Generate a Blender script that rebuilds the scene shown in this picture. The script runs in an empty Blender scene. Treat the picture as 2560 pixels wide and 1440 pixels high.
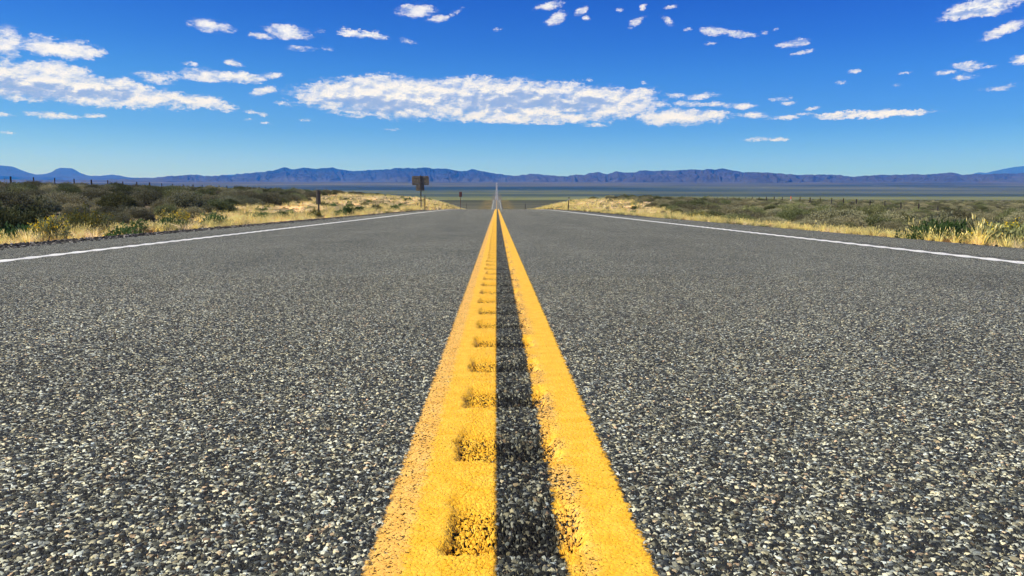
import bpy, math, random
import numpy as np
from mathutils import Vector, Matrix, Euler
R = math.radians
scene = bpy.context.scene
C = scene.collection
rng = np.random.default_rng(11)
random.seed(5)

# ------------------------------------------------------------------ camera
EYE = 0.405
cam_d = bpy.data.cameras.new('camera'); cam = bpy.data.objects.new('camera', cam_d); C.objects.link(cam)
cam.location = (0, 0, EYE); cam.rotation_euler = (R(90 - 6.476), 0, R(-1.177))
cam_d.sensor_width = 36; cam_d.lens = 26.016; cam_d.clip_start = 0.02; cam_d.clip_end = 200000
scene.camera = cam
scene.view_settings.view_transform = 'Standard'; scene.view_settings.look = 'None'
scene.view_settings.gamma = 1; scene.view_settings.exposure = 0.42
scene.cycles.max_bounces = 6; scene.cycles.diffuse_bounces = 3; scene.cycles.transparent_max_bounces = 12
scene.cycles.volume_bounces = 1; scene.cycles.caustics_reflective = False

# ------------------------------------------------------------------ node helper
class G:
    def __init__(s, tree):
        s.t = tree; s.n = tree.nodes; s.l = tree.links
    def __call__(s, typ, ins=None, **props):
        nd = s.n.new(typ)
        for k, v in props.items(): setattr(nd, k, v)
        for k, v in (ins or {}).items():
            sock = nd.inputs[k]
            if isinstance(v, bpy.types.NodeSocket): s.l.new(v, sock)
            elif isinstance(v, bpy.types.Node): s.l.new(v.outputs[0], sock)
            else:
                if sock.type == 'RGBA' and len(v) == 3: v = (*v, 1)
                sock.default_value = v
        return nd
    def m(s, op, a, b=0.0, c=None, clamp=False):
        ins = {0: a, 1: b}
        if c is not None: ins[2] = c
        return s('ShaderNodeMath', ins, operation=op, use_clamp=clamp).outputs[0]
    def v(s, op, a, b=(0, 0, 0)):
        nd = s('ShaderNodeVectorMath', {0: a, 1: b}, operation=op)
        return nd.outputs['Value'] if op in ('LENGTH', 'DOT_PRODUCT', 'DISTANCE') else nd.outputs[0]
    def mix(s, f, a, b, blend='MIX'):
        nd = s('ShaderNodeMix', data_type='RGBA', blend_type=blend)
        for k, v in ((0, f), (6, a), (7, b)):
            sock = nd.inputs[k]
            if isinstance(v, bpy.types.NodeSocket): s.l.new(v, sock)
            else: sock.default_value = v if k == 0 else ((*v, 1) if len(v) == 3 else v)
        return nd.outputs[2]
    def mixf(s, f, a, b):
        nd = s('ShaderNodeMix', data_type='FLOAT')
        for k, v in ((0, f), (2, a), (3, b)):
            sock = nd.inputs[k]
            if isinstance(v, bpy.types.NodeSocket): s.l.new(v, sock)
            else: sock.default_value = v
        return nd.outputs[0]
    def ss(s, x, a, b, c=0.0, d=1.0):
        return s('ShaderNodeMapRange', {0: x, 1: a, 2: b, 3: c, 4: d}, interpolation_type='SMOOTHSTEP').outputs[0]
    def lin(s, x, a, b, c=0.0, d=1.0):
        return s('ShaderNodeMapRange', {0: x, 1: a, 2: b, 3: c, 4: d}).outputs[0]
    def ramp(s, x, stops, interp='LINEAR'):
        nd = s('ShaderNodeValToRGB', {0: x}); cr = nd.color_ramp; cr.interpolation = interp
        while len(cr.elements) < len(stops): cr.elements.new(0.5)
        for e, (p, c) in zip(cr.elements, stops):
            e.position = p; e.color = (*c, 1) if len(c) == 3 else c
        return nd.outputs[0]
    def noise(s, vec, scale, detail=3, rough=0.5, dim='3D', dist=0.0, w=None):
        ins = {'Scale': scale, 'Detail': detail, 'Roughness': rough, 'Distortion': dist}
        if vec is not None: ins['Vector'] = vec
        return s('ShaderNodeTexNoise', ins, noise_dimensions=dim).outputs[0]

def srgb(r, g, b):
    return tuple(((c / 255) / 12.92 if c <= 10 else ((c / 255 + .055) / 1.055) ** 2.4) for c in (r, g, b))

# ------------------------------------------------------------------ world: sky and clouds
SUN_AZ, SUN_EL = -105.0, 48.0          # azimuth from the road's heading, towards the left
W = bpy.data.worlds.new('World'); scene.world = W; W.use_nodes = True
W.node_tree.nodes.clear(); g = G(W.node_tree)
STRENGTH = 0.10
CLOUDS=[(-7.24,7.84,8.1,1.55,-0.0,1.0),(0.87,7.78,9.01,1.57,-2.0,1.0),(-11.33,8.11,3.75,0.96,6.0,0.9),(7.51,7.59,5.08,1.22,-3.0,0.95),(13.44,6.4,3.33,0.63,-2.0,0.85),(10.48,8.11,1.77,0.49,5.0,0.7),(5.4,8.48,1.8,0.63,-0.0,0.7),(1.78,6.55,7.85,0.53,-1.0,0.8),(-9.28,8.93,2.04,0.62,5.0,0.7),(-1.84,8.92,2.71,0.57,-0.0,0.7),(-31.79,7.64,3.19,1.22,-4.0,1.0),(-28.51,7.48,3.88,1.06,-5.0,1.0),(-25.72,7.34,3.85,0.89,-6.0,0.95),(-23.95,8.49,1.24,0.37,-5.0,0.6),(-21.5,7.13,2.97,0.54,-7.0,0.9),(-30.02,8.4,2.43,0.69,-2.0,0.8),(-32.32,9.91,0.88,1.0,-20.0,0.9),(-29.27,9.89,2.5,0.61,-3.0,0.95),(-30.68,9.99,1.08,0.58,5.0,0.8),(-28.55,6.76,1.6,0.36,-3.0,0.8),(-33.38,5.62,1.03,0.2,-0.0,0.8),(-30.29,5.69,1.55,0.23,-1.0,0.85),(-27.8,5.81,0.74,0.16,-0.0,0.6),(-32.73,4.46,0.5,0.07,-0.0,0.5),(-20.95,8.87,1.5,0.48,-0.0,0.9),(-18.54,8.88,1.93,0.38,-2.0,0.85),(-16.48,9.1,0.82,0.22,8.0,0.75),(-18.82,9.81,0.64,0.21,-5.0,0.75),(-21.74,9.56,0.49,0.13,-5.0,0.5),(-23.1,8.74,0.75,0.21,-0.0,0.4),(-16.81,8.07,0.88,0.3,5.0,0.8),(-17.51,7.76,0.43,0.17,-0.0,0.5),(-15.88,7.22,0.5,0.14,-0.0,0.55),(-18.04,6.52,0.65,0.11,-0.0,0.5),(-17.09,6.39,0.33,0.22,10.0,0.6),(-18.17,5.96,0.38,0.08,-0.0,0.35),(-16.9,5.78,0.38,0.06,-0.0,0.25),(-20.45,12.16,1.29,0.44,-3.0,0.8),(-19.25,12.05,0.53,0.21,-10.0,0.45),(-21.42,12.18,0.51,0.21,-0.0,0.4),(-15.16,12.11,1.6,0.53,-3.0,1.0),(-16.95,11.74,0.87,0.21,-0.0,0.7),(-13.01,12.29,0.28,0.11,-0.0,0.3),(-9.85,12.22,1.79,0.35,-4.0,0.95),(-5.9,13.98,1.47,0.49,3.0,0.9),(-4.34,13.48,0.89,0.25,4.0,0.8),(-3.06,13.94,0.42,0.16,40.0,0.35),(-6.58,11.89,0.65,0.17,-12.0,0.4),(-12.48,11.12,0.4,0.16,-10.0,0.4),(-14.36,11.08,0.73,0.14,-0.0,0.2),(3.86,14.37,1.13,0.27,8.0,0.8),(4.53,13.55,0.89,0.41,25.0,0.8),(6.39,13.98,0.53,0.22,25.0,0.7),(6.61,13.51,0.27,0.14,-0.0,0.5),(9.05,14.01,0.38,0.13,-0.0,0.5),(10.88,14.11,0.29,0.21,50.0,0.5),(10.44,13.07,0.64,0.24,35.0,0.6),(12.64,13.17,0.63,0.19,-35.0,0.5),(12.85,14.02,0.46,0.13,5.0,0.5),(16.01,12.25,1.06,0.32,-10.0,0.9),(17.6,11.97,1.1,0.24,-8.0,0.9),(18.76,11.8,0.27,0.13,-0.0,0.6),(19.46,11.94,0.24,0.13,15.0,0.5),(20.25,12.14,0.21,0.08,-0.0,0.4),(21.47,11.06,1.16,0.26,3.0,0.85),(22.04,10.47,0.71,0.13,8.0,0.6),(15.73,11.43,0.42,0.11,-0.0,0.5),(14.17,12.46,0.26,0.11,-0.0,0.4),(-0.11,12.77,0.3,0.11,-0.0,0.35),(32.57,12.23,2.44,0.59,6.0,1.0),(33.94,10.77,1.31,0.38,20.0,0.95),(35.11,8.91,0.7,0.33,10.0,0.8),(32.09,8.77,0.89,0.3,-0.0,0.85),(30.85,8.46,0.62,0.13,5.0,0.65),(31.95,8.12,0.67,0.22,-0.0,0.4),(33.23,8.62,0.43,0.1,-0.0,0.4),(33.95,7.31,1.07,0.17,5.0,0.45),(25.44,9.0,0.43,0.16,-0.0,0.5),(24.66,8.31,0.41,0.13,-0.0,0.6),(28.59,8.66,0.33,0.08,-0.0,0.25),(28.16,7.87,0.29,0.08,-0.0,0.25),(13.4,7.92,0.81,0.17,-3.0,0.6),(15.27,7.8,1.25,0.23,3.0,0.7),(14.14,7.3,1.01,0.23,-3.0,0.7),(16.42,7.17,1.41,0.17,-2.0,0.7),(17.96,7.0,1.11,0.22,-2.0,0.75),(18.95,6.35,1.16,0.2,-2.0,0.8),(21.0,6.11,0.97,0.17,-0.0,0.75),(20.82,7.41,0.75,0.14,-0.0,0.5),(21.18,7.12,0.48,0.14,-0.0,0.5),(26.79,6.12,3.9,0.27,-0.0,1.0),(22.89,6.66,0.42,0.11,10.0,0.4),(22.46,6.3,0.53,0.11,-0.0,0.4),(19.1,4.63,0.83,0.14,3.0,0.65),(20.66,4.59,0.81,0.14,-0.0,0.65),(3.3,6.16,0.79,0.21,-0.0,0.75),(0.63,6.29,0.79,0.18,-0.0,0.75),(7.54,5.92,1.02,0.15,2.0,0.7),(11.05,8.92,0.23,0.09,-0.0,0.3),(6.84,9.15,0.24,0.09,-0.0,0.25),(-14.1,6.12,0.42,0.09,-0.0,0.3),(-7.88,5.54,0.59,0.06,-0.0,0.2),(16.02,6.53,1.7,0.28,-5.0,0.6),(-33.95,9.21,1.21,0.94,-0.0,1.0),(36.59,10.79,1.19,0.41,-0.0,0.9),(37.93,8.34,1.35,0.46,-0.0,0.9),(-35.69,6.7,2.32,1.06,-0.0,1.0)]
SHADES=[(-8.58,7.32,3.82,0.58,0,1),(0.87,7.63,5.14,0.7,0,1),(6.02,7.4,3.01,0.52,0,1),(-30.97,7.14,2.82,0.5,0,1),(-32.23,7.36,1.69,0.34,0,1),(-27.37,7.3,2.1,0.31,0,1),(32.37,12.02,1.53,0.19,0,1)]
RIDGE_A=[(-40.69,2.49),(-37.13,2.5),(-33.17,2.43),(-32.55,2.38),(-31.93,2.09),(-31.29,1.85),(-30.85,1.91),(-30.4,2.07),(-30.17,2.26),(-29.94,2.34),(-29.31,2.36),(-29.04,2.23),(-28.82,2.05),(-28.26,1.83),(-27.67,1.84),(-26.96,1.96),(-26.48,1.89),(-25.77,1.66),(-25.03,1.69),(-24.04,1.65),(-22.53,1.4)]
RIDGE_B=[(-39.07,0.93),(-31.12,1.08),(-26.5,1.48),(-24.04,1.74),(-23.02,1.86),(-22.63,1.98),(-21.98,2.01),(-21.47,1.97),(-20.94,1.95),(-19.88,1.96),(-18.8,2.12),(-17.71,2.27),(-16.6,2.4),(-15.75,2.7),(-15.2,2.51),(-14.92,2.51),(-14.34,2.72),(-13.78,2.61),(-13.21,2.62),(-12.28,2.69),(-11.76,2.55),(-10.89,2.47),(-9.42,2.51),(-8.53,2.58),(-7.33,2.7),(-6.13,2.71),(-5.53,2.78),(-4.92,2.66),(-4.01,2.69),(-3.41,2.58),(-2.65,2.46),(-1.88,2.64),(-1.27,2.49),(-0.35,2.37),(0.56,2.19),(1.48,2.13),(4.85,2.01),(10.9,1.65)]
RIDGE_C=[(-4.33,1.46),(-1.27,1.95),(1.48,2.13),(2.4,2.28),(3.01,2.31),(3.63,2.19),(4.85,2.13),(5.46,2.12),(5.61,2.21),(6.67,2.21),(7.13,2.36),(7.73,2.42),(8.49,2.26),(9.09,2.47),(9.39,2.38),(9.99,2.34),(10.58,2.4),(10.88,2.52),(12.07,2.48),(13.83,2.52),(15.27,2.54),(16.42,2.55),(16.84,2.63),(17.27,2.51),(18.4,2.32),(20.06,2.27),(21.7,2.08),(23.82,2.05),(25.62,1.91),(27.37,1.97),(29.79,1.95),(30.72,1.96),(31.4,2.08),(32.09,1.91),(32.99,1.86),(34.29,1.91),(35.56,1.91),(40.27,1.84),(45.4,1.53)]
RIDGE_D=[(30.96,1.72),(32.54,1.87),(33.09,2.04),(33.53,2.0),(34.28,2.19),(34.91,2.33),(35.53,2.38),(38.33,2.66),(42.01,2.64),(45.34,2.29)]
RIDGE_E=[(-21.47,1.8),(-20.42,1.95),(-19.88,2.07),(-19.07,2.11),(-18.54,2.06),(-16.62,1.86)]

SKYT = [(0.06, (0.40, 0.665, 1.62)), (0.199, (0.352, 0.605, 1.45)), (0.246, (0.3, 0.565, 1.25)), (0.339, (0.201, 0.461, 1.092)), (0.576, (0.115, 0.385, 1.03)), (0.718, (0.07, 0.292, 0.97)), (0.911, (0.037, 0.21, 0.9))]

tc = g('ShaderNodeTexCoord')
sep = g('ShaderNodeSeparateXYZ', {0: tc.outputs['Generated']})
az = g.m('MULTIPLY', g.m('ARCTAN2', sep.outputs[0], sep.outputs[1]), 57.29578)
el = g.m('MULTIPLY', g.m('ARCSINE', sep.outputs[2]), 57.29578)
P = g('ShaderNodeCombineXYZ', {0: az, 1: el}).outputs[0]
sky = g('ShaderNodeTexSky', sky_type='NISHITA', sun_disc=False, sun_elevation=R(SUN_EL), sun_rotation=R(SUN_AZ),
        altitude=1400, air_density=1.0, dust_density=0.3, ozone_density=2.0)
# a clear high-desert sky is deeper blue overhead than the default model
tint = g.ramp(g.lin(el, 0, 16), SKYT)
side = g.mix(g.ss(az, -36, 38), (1.5, 1.26, 1.03), (0.84, 0.86, 0.95))
skyc = g.mix(1.0, g.mix(1.0, sky.outputs[0], tint, 'MULTIPLY'), side, 'MULTIPLY')
# distorted angle space, so cloud outlines billow instead of following their ovals
stretch = g('ShaderNodeVectorMath', {0: P, 1: (1, 1.9, 1)}, operation='MULTIPLY').outputs[0]
w1 = g('ShaderNodeTexNoise', {'Vector': stretch, 'Scale': .55, 'Detail': 4, 'Roughness': .6}, noise_dimensions='2D').outputs['Color']
w1 = g('ShaderNodeVectorMath', {0: g.v('SUBTRACT', w1, (.5, .5, .5)), 1: (1.9, .75, 0)}, operation='MULTIPLY').outputs[0]
w2 = g('ShaderNodeTexNoise', {'Vector': stretch, 'Scale': 2.4, 'Detail': 5, 'Roughness': .65}, noise_dimensions='2D').outputs['Color']
w2 = g('ShaderNodeVectorMath', {0: g.v('SUBTRACT', w2, (.5, .5, .5)), 1: (.75, .42, 0)}, operation='MULTIPLY').outputs[0]
w3 = g('ShaderNodeTexNoise', {'Vector': stretch, 'Scale': 7.0, 'Detail': 5, 'Roughness': .7}, noise_dimensions='2D').outputs['Color']
w3 = g('ShaderNodeVectorMath', {0: g.v('SUBTRACT', w3, (.5, .5, .5)), 1: (.55, .30, 0)}, operation='MULTIPLY').outputs[0]
Pw = g.v('ADD', g.v('ADD', g.v('ADD', P, w1), w2), w3)
Pm = g.v('ADD', g.v('ADD', P, w3), g.v('MULTIPLY', g.v('ADD', w1, w2), (.45, .4, 0)))   # small clouds are pushed about less
def field(vec, table, smooth=0.0, boost=1.0):
    acc = None
    for i, (a, e, w, h, r, s) in enumerate(table):
        if i and i % 6 == 0:      # makes the next ovals wait for the ones before: keeps the shader within its stack
            vec = g('ShaderNodeVectorMath', {0: acc, 1: (1e-7, 0, 0), 2: vec}, operation='MULTIPLY_ADD').outputs[0]
        mp = g('ShaderNodeMapping', {'Vector': vec, 'Location': (a, e, 0), 'Rotation': (0, 0, R(r)), 'Scale': (w, h, 1)}, vector_type='TEXTURE').outputs[0]
        d = g.v('DOT_PRODUCT', mp, mp)
        f = g.m('MULTIPLY_ADD', d, -s * boost, s * boost)
        if acc is None: acc = f
        elif smooth: acc = g.m('SMOOTH_MAX', acc, f, smooth)
        else: acc = g.m('MAXIMUM', acc, f)
    return acc
big = [c for c in CLOUDS if c[2] > 1.6]; small = [c for c in CLOUDS if c[2] <= 1.6]
fb = field(Pw, big, .12, 1.5)
Pm = g('ShaderNodeVectorMath', {0: fb, 1: (1e-7, 0, 0), 2: Pm}, operation='MULTIPLY_ADD').outputs[0]
base = g.m('MAXIMUM', fb, field(Pm, small))
def puff(vec, detail=8, rough=.6, scale=.95):
    return g.noise(vec, scale, detail, rough, '2D')
fine = g.noise(g.v('ADD', stretch, g.v('MULTIPLY', w2, (.5, .8, 0))), 3.2, 8, .68, '2D')
streak = g.noise(g.v('MULTIPLY', P, (1.0, 4.2, 1)), 1.1, 8, .62, '2D')
n0 = puff(stretch)
dens = g.m('ADD', base, g.m('MULTIPLY', g.m('SUBTRACT', n0, .50), 1.9))
dens = g.m('ADD', dens, g.m('MULTIPLY', g.m('SUBTRACT', streak, .5), 1.1))
dens = g.m('ADD', dens, g.m('MULTIPLY', g.m('SUBTRACT', fine, .5), 1.25))
dens = g.m('MAXIMUM', dens, 0.0)
# thin cloud is translucent, thick cloud is not
alpha = g.m('SUBTRACT', 1.0, g.m('EXPONENT', g.m('MULTIPLY', g.m('POWER', dens, 1.15), -1.8)))
veil = g.m('ADD', base, g.m('ADD', g.m('MULTIPLY', g.m('SUBTRACT', streak, .5), 2.4), g.m('MULTIPLY', g.m('SUBTRACT', fine, .5), 1.3)))
veil = g.m('MULTIPLY', g.ss(veil, -.3, 1.3), .6)
alpha = g.m('MAXIMUM', g.m('MULTIPLY', alpha, g.ss(base, -.75, .2)), g.m('MULTIPLY', veil, g.ss(base, -.9, .3)))
c0 = puff(stretch, 3, .5); c1 = puff(g.v('ADD', stretch, (-.22, .60, 0)), 3, .5)
f1 = g.noise(g.v('ADD', g.v('ADD', stretch, g.v('MULTIPLY', w2, (.5, .8, 0))), (-.05, .13, 0)), 3.2, 6, .6, '2D')
relief = g.m('ADD', g.m('MULTIPLY', g.m('SUBTRACT', c0, c1), 1.5), g.m('MULTIPLY', g.m('SUBTRACT', fine, f1), .85))
shade = field(Pw, SHADES, .15)
shade = g.m('MAXIMUM', g.m('ADD', shade, g.m('ADD', g.m('MULTIPLY', g.m('SUBTRACT', g.noise(g.v('MULTIPLY', P, (.8, 4.5, 1)), .8, 4, .5, '2D'), .5), 1.2), g.m('MULTIPLY', g.m('SUBTRACT', c0, .5), -1.0))), -1.0)
shade = g.ss(shade, -1.0, 1.1)
lit = g.m('SUBTRACT', g.m('ADD', .86, relief), g.m('MULTIPLY', shade, .80))
lit = g.m('ADD', lit, 0.0, clamp=True)
cl = g.ramp(lit, [(0, (.25, .33, .56)), (.3, (.36, .43, .65)), (.6, (.56, .61, .74)), (.85, (.74, .76, .79)), (1, (.80, .80, .81))])
cl = g.mix(1.0, cl, (1 / STRENGTH,) * 3, 'MULTIPLY')
out = g.mix(alpha, skyc, cl)
bg = g('ShaderNodeBackground', {0: out, 1: STRENGTH})
g('ShaderNodeOutputWorld', {0: bg})
W.cycles.sampling_method = 'MANUAL'; W.cycles.sample_map_resolution = 512

# ------------------------------------------------------------------ sun
sd = bpy.data.lights.new('sun', 'SUN'); sun = bpy.data.objects.new('sun', sd); C.objects.link(sun)
sd.energy = 4.6; sd.angle = R(.53); sd.color = (1.0, .955, .88)
a, e = R(SUN_AZ), R(SUN_EL)
to_sun = Vector((math.sin(a) * math.cos(e), math.cos(a) * math.cos(e), math.sin(e)))
sun.rotation_euler = to_sun.to_track_quat('Z', 'Y').to_euler(); sun.location = to_sun * 50

# ------------------------------------------------------------------ numpy helpers
def _h(ix, iy, s):
    n = (ix.astype(np.int64) * 374761393 + iy.astype(np.int64) * 668265263 + s * 1274126177) & 0xffffffff
    n = ((n ^ (n >> 13)) * 1274126177) & 0xffffffff
    return ((n ^ (n >> 16)) & 0xffff) / 65535.0
def vn(x, y, s=0):
    x = np.asarray(x, float); y = np.asarray(y, float); x, y = np.broadcast_arrays(x, y)
    ix = np.floor(x); iy = np.floor(y); fx = x - ix; fy = y - iy
    fx = fx * fx * (3 - 2 * fx); fy = fy * fy * (3 - 2 * fy)
    a = _h(ix, iy, s); b = _h(ix + 1, iy, s); c = _h(ix, iy + 1, s); d = _h(ix + 1, iy + 1, s)
    return (a * (1 - fx) + b * fx) * (1 - fy) + (c * (1 - fx) + d * fx) * fy
def fbm(x, y, o=4, s=0, ridged=False):
    t = 0; A = 1; tot = 0
    for i in range(o):
        v = vn(x * 2 ** i + 17.3 * i, y * 2 ** i + 5.1 * i, s + i)
        if ridged: v = 1 - np.abs(2 * v - 1)
        t = t + A * v; tot += A; A *= .5
    return t / tot
def sst(a, b, x):
    t = np.clip((x - a) / (b - a), 0, 1); return t * t * (3 - 2 * t)

def mesh_np(name, V, F, mats, mi=None, smooth=False, parent=None, attrs=None, link=True):
    V = np.ascontiguousarray(V, np.float32); F = np.ascontiguousarray(F, np.int32)
    me = bpy.data.meshes.new(name)
    k = F.shape[1]
    me.vertices.add(len(V)); me.vertices.foreach_set('co', V.ravel())
    me.loops.add(F.size); me.loops.foreach_set('vertex_index', F.ravel())
    me.polygons.add(len(F)); me.polygons.foreach_set('loop_start', np.arange(0, F.size, k, dtype=np.int32))
    me.polygons.foreach_set('loop_total', np.full(len(F), k, np.int32))
    if mi is not None: me.polygons.foreach_set('material_index', np.ascontiguousarray(mi, np.int32))
    me.polygons.foreach_set('use_smooth', np.full(len(F), smooth))
    for m_ in (mats if isinstance(mats, (list, tuple)) else [mats]): me.materials.append(m_)
    for k2, v in (attrs or {}).items():
        at = me.attributes.new(k2, 'FLOAT', 'POINT'); at.data.foreach_set('value', np.ascontiguousarray(v, np.float32))
    me.update(); me.validate()
    o = bpy.data.objects.new(name, me)
    if link: C.objects.link(o)
    if parent: o.parent = parent
    return o
def grid_faces(nr, nc, off=0):
    i = np.arange(nr - 1)[:, None] * nc + np.arange(nc - 1)[None, :]
    i = i.ravel() + off
    return np.stack([i, i + 1, i + nc + 1, i + nc], 1)
def tag(o, label=None, cat=None, group=None, kind=None):
    if label: o['label'] = label
    if cat: o['category'] = cat
    if group: o['group'] = group
    if kind: o['kind'] = kind
    return o
def empty(name, loc, rz=0, **kw):
    o = bpy.data.objects.new(name, None); C.objects.link(o); o.location = loc; o.rotation_euler = (0, 0, rz)
    o.empty_display_size = .2
    return tag(o, **kw)

class MB:
    """collects simple solids into one mesh"""
    def __init__(s): s.v = []; s.f = []
    def add(s, vs, fs):
        n = len(s.v); s.v += [tuple(v) for v in vs]; s.f += [tuple(i + n for i in f) for f in fs]
    def box(s, c, d, bev=0.0, rot=None):
        cx, cy, cz = c; x, y, z = (q / 2 for q in d)
        vs = [Vector((a * x, b * y, q * z)) for q in (-1, 1) for a, b in ((-1, -1), (1, -1), (1, 1), (-1, 1))]
        if rot: vs = [rot @ v for v in vs]
        s.add([v + Vector(c) for v in vs], [(3, 2, 1, 0), (4, 5, 6, 7), (0, 1, 5, 4), (1, 2, 6, 5), (2, 3, 7, 6), (3, 0, 4, 7)])
    def plate(s, c, w, h, r, t):
        """rounded rectangle in XZ with thickness t along Y"""
        pts = []
        for qx, qz, a0 in ((1, 1, 0), (-1, 1, 90), (-1, -1, 180), (1, -1, 270)):
            for k in range(7):
                a = R(a0 + 15 * k); pts.append((c[0] + qx * (w / 2 - r) + r * math.cos(a), c[2] + qz * (h / 2 - r) + r * math.sin(a)))
        n = len(pts)
        s.add([(x, c[1] - t / 2, z) for x, z in pts] + [(x, c[1] + t / 2, z) for x, z in pts],
              [tuple(range(n)), tuple(range(2 * n - 1, n - 1, -1))] + [(i, i + n, (i + 1) % n + n, (i + 1) % n) for i in range(n)])
    def tube(s, pts, rad, n=6, cap=True):
        base = len(s.v); m = len(pts); pts = [Vector(p) for p in pts]
        rad = rad if isinstance(rad, (list, tuple)) else [rad] * m
        for i, p in enumerate(pts):
            d = (pts[min(i + 1, m - 1)] - pts[max(i - 1, 0)]).normalized()
            u = d.cross(Vector((0, 0, 1)) if abs(d.z) < .9 else Vector((1, 0, 0))).normalized(); w = d.cross(u)
            for k in range(n):
                a = 2 * math.pi * k / n; s.v.append(tuple(p + (u * math.cos(a) + w * math.sin(a)) * rad[i]))
        for i in range(m - 1):
            for k in range(n):
                a = base + i * n + k; b = base + i * n + (k + 1) % n
                s.f.append((a, b, b + n, a + n))
        if cap:
            s.f.append(tuple(base + k for k in range(n))[::-1]); s.f.append(tuple(base + (m - 1) * n + k for k in range(n)))
    def prism(s, prof, z0, z1):
        n = len(prof)
        s.add([(x, y, z0) for x, y in prof] + [(x, y, z1) for x, y in prof],
              [tuple(range(n))[::-1], tuple(range(n, 2 * n))] + [(i, (i + 1) % n, (i + 1) % n + n, i + n) for i in range(n)])
    def build(s, name, mat, parent=None, smooth=False, bevel=0):
        me = bpy.data.meshes.new(name); me.from_pydata(s.v, [], s.f); me.materials.append(mat)
        if smooth:
            for p in me.polygons: p.use_smooth = True
        me.update(); o = bpy.data.objects.new(name, me); C.objects.link(o)
        if bevel:
            b = o.modifiers.new('bevel', 'BEVEL'); b.width = bevel; b.segments = 2; b.limit_method = 'ANGLE'
        if parent: o.parent = parent
        return o

def material(name):
    m = bpy.data.materials.new(name); m.use_nodes = True; m.node_tree.nodes.clear()
    return m, G(m.node_tree)
def finish(g, col, rough=.9, normal=None, metallic=0.0, spec=.3, disp=None):
    ins = {'Base Color': col, 'Roughness': rough, 'Metallic': metallic, 'Specular IOR Level': spec}
    if normal is not None: ins['Normal'] = normal
    b = g('ShaderNodeBsdfPrincipled', ins)
    o = g('ShaderNodeOutputMaterial', {0: b})
    return b, o

# ------------------------------------------------------------------ road profile and terrain
RP = [(-400, 0), (0, 0), (40, 0)] + [(y, -1e-4 * (y - 40) ** 2) for y in (50, 60, 70, 80, 95, 110, 130, 150, 170, 190)] + \
     [(300, -5.4), (400, -7.8), (480, -7.5), (600, -4.0), (700, -.9), (850, 3.4), (950, 5.4), (1050, 5.6), (1250, 4), (1600, 5),
      (2000, 10.8), (2600, 28), (3300, 54), (4300, 93), (5500, 149), (7000, 202), (9000, 262), (12000, 330), (20000, 420), (60000, 600)]
_rx = np.array([p[0] for p in RP], float); _rz = np.array([p[1] for p in RP], float)
_m = np.gradient(_rz, _rx)
def hermite(x):
    x = np.clip(np.asarray(x, float), _rx[0], _rx[-1] - 1e-6)
    i = np.clip(np.searchsorted(_rx, x, side='right') - 1, 0, len(_rx) - 2)
    h = _rx[i + 1] - _rx[i]; t = (x - _rx[i]) / h
    return ((2 * t ** 3 - 3 * t ** 2 + 1) * _rz[i] + (t ** 3 - 2 * t ** 2 + t) * h * _m[i] +
            (-2 * t ** 3 + 3 * t ** 2) * _rz[i + 1] + (t ** 3 - t ** 2) * h * _m[i + 1])
def road_z(y):
    y = np.asarray(y, float)
    return np.where(y <= 40, 0.0, np.where(y < 190, -1e-4 * (y - 40) ** 2, hermite(y)))
PAVE_L, PAVE_R = -4.57, 4.82
ZR = [0, 20, 50, 80, 100, 120, 150, 200, 300, 450, 600]
XL = [5.4, 8, 12, 20, 35, 65, 150, 400]
BL = np.array([[-.10, -.12, 0, .35, 1.0, 2.0, 3.4, 6], [-.10, -.10, .05, .4, 1.0, 2.1, 3.4, 6], [-.02, .15, .4, .8, 1.3, 2.3, 3.8, 6],
      [-.10, .5, 1.0, 1.4, 1.7, 2.3, 3.3, 5], [-.35, .35, 1.2, 1.5, 1.8, 2.45, 3.3, 5], [-.7, .25, 1.2, 1.6, 2.0, 2.6, 3.4, 6],
      [-1.3, -.4, 1.0, 1.8, 2.3, 2.85, 3.8, 6], [-2.6, -2, 0, 1.9, 2.6, 3.9, 5, 7], [-5.2, -4.8, -3.5, -1, 1.5, 4.4, 5.4, 8],
      [-7.9, -7.9, -7.7, -7, -5, -1, 3, 4], [-4.2, -4.2, -4.2, -4.2, -4, -4, -3, -2]])
BR = np.array([[-.10, -.32, -.52, -.72, -1.1, -2.1, -3.6, -5], [-.10, -.32, -.52, -.68, -1.0, -2.1, -3.5, -5], [-.12, -.2, -.25, -.35, -.9, -2.2, -3, -4],
      [-.15, .15, .45, .5, -.2, -2.0, -2.6, -3], [-.4, .1, .75, .9, .4, -1.6, -2, -2.5], [-.75, -.1, .8, 1.15, .8, -.6, -1.2, -2],
      [-1.3, -.8, .2, 1.1, 1.1, .35, -.5, -1], [-2.6, -2.1, -1.2, .6, 1.3, 1.2, 0, 0], [-5.2, -4.9, -4, -2.5, 0, 2.2, 1.3, 1],
      [-7.9, -7.9, -7.7, -7, -5, -2, 1.5, 2], [-4.2, -4.2, -4.2, -4.2, -4, -4, -4, -4]])
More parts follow.
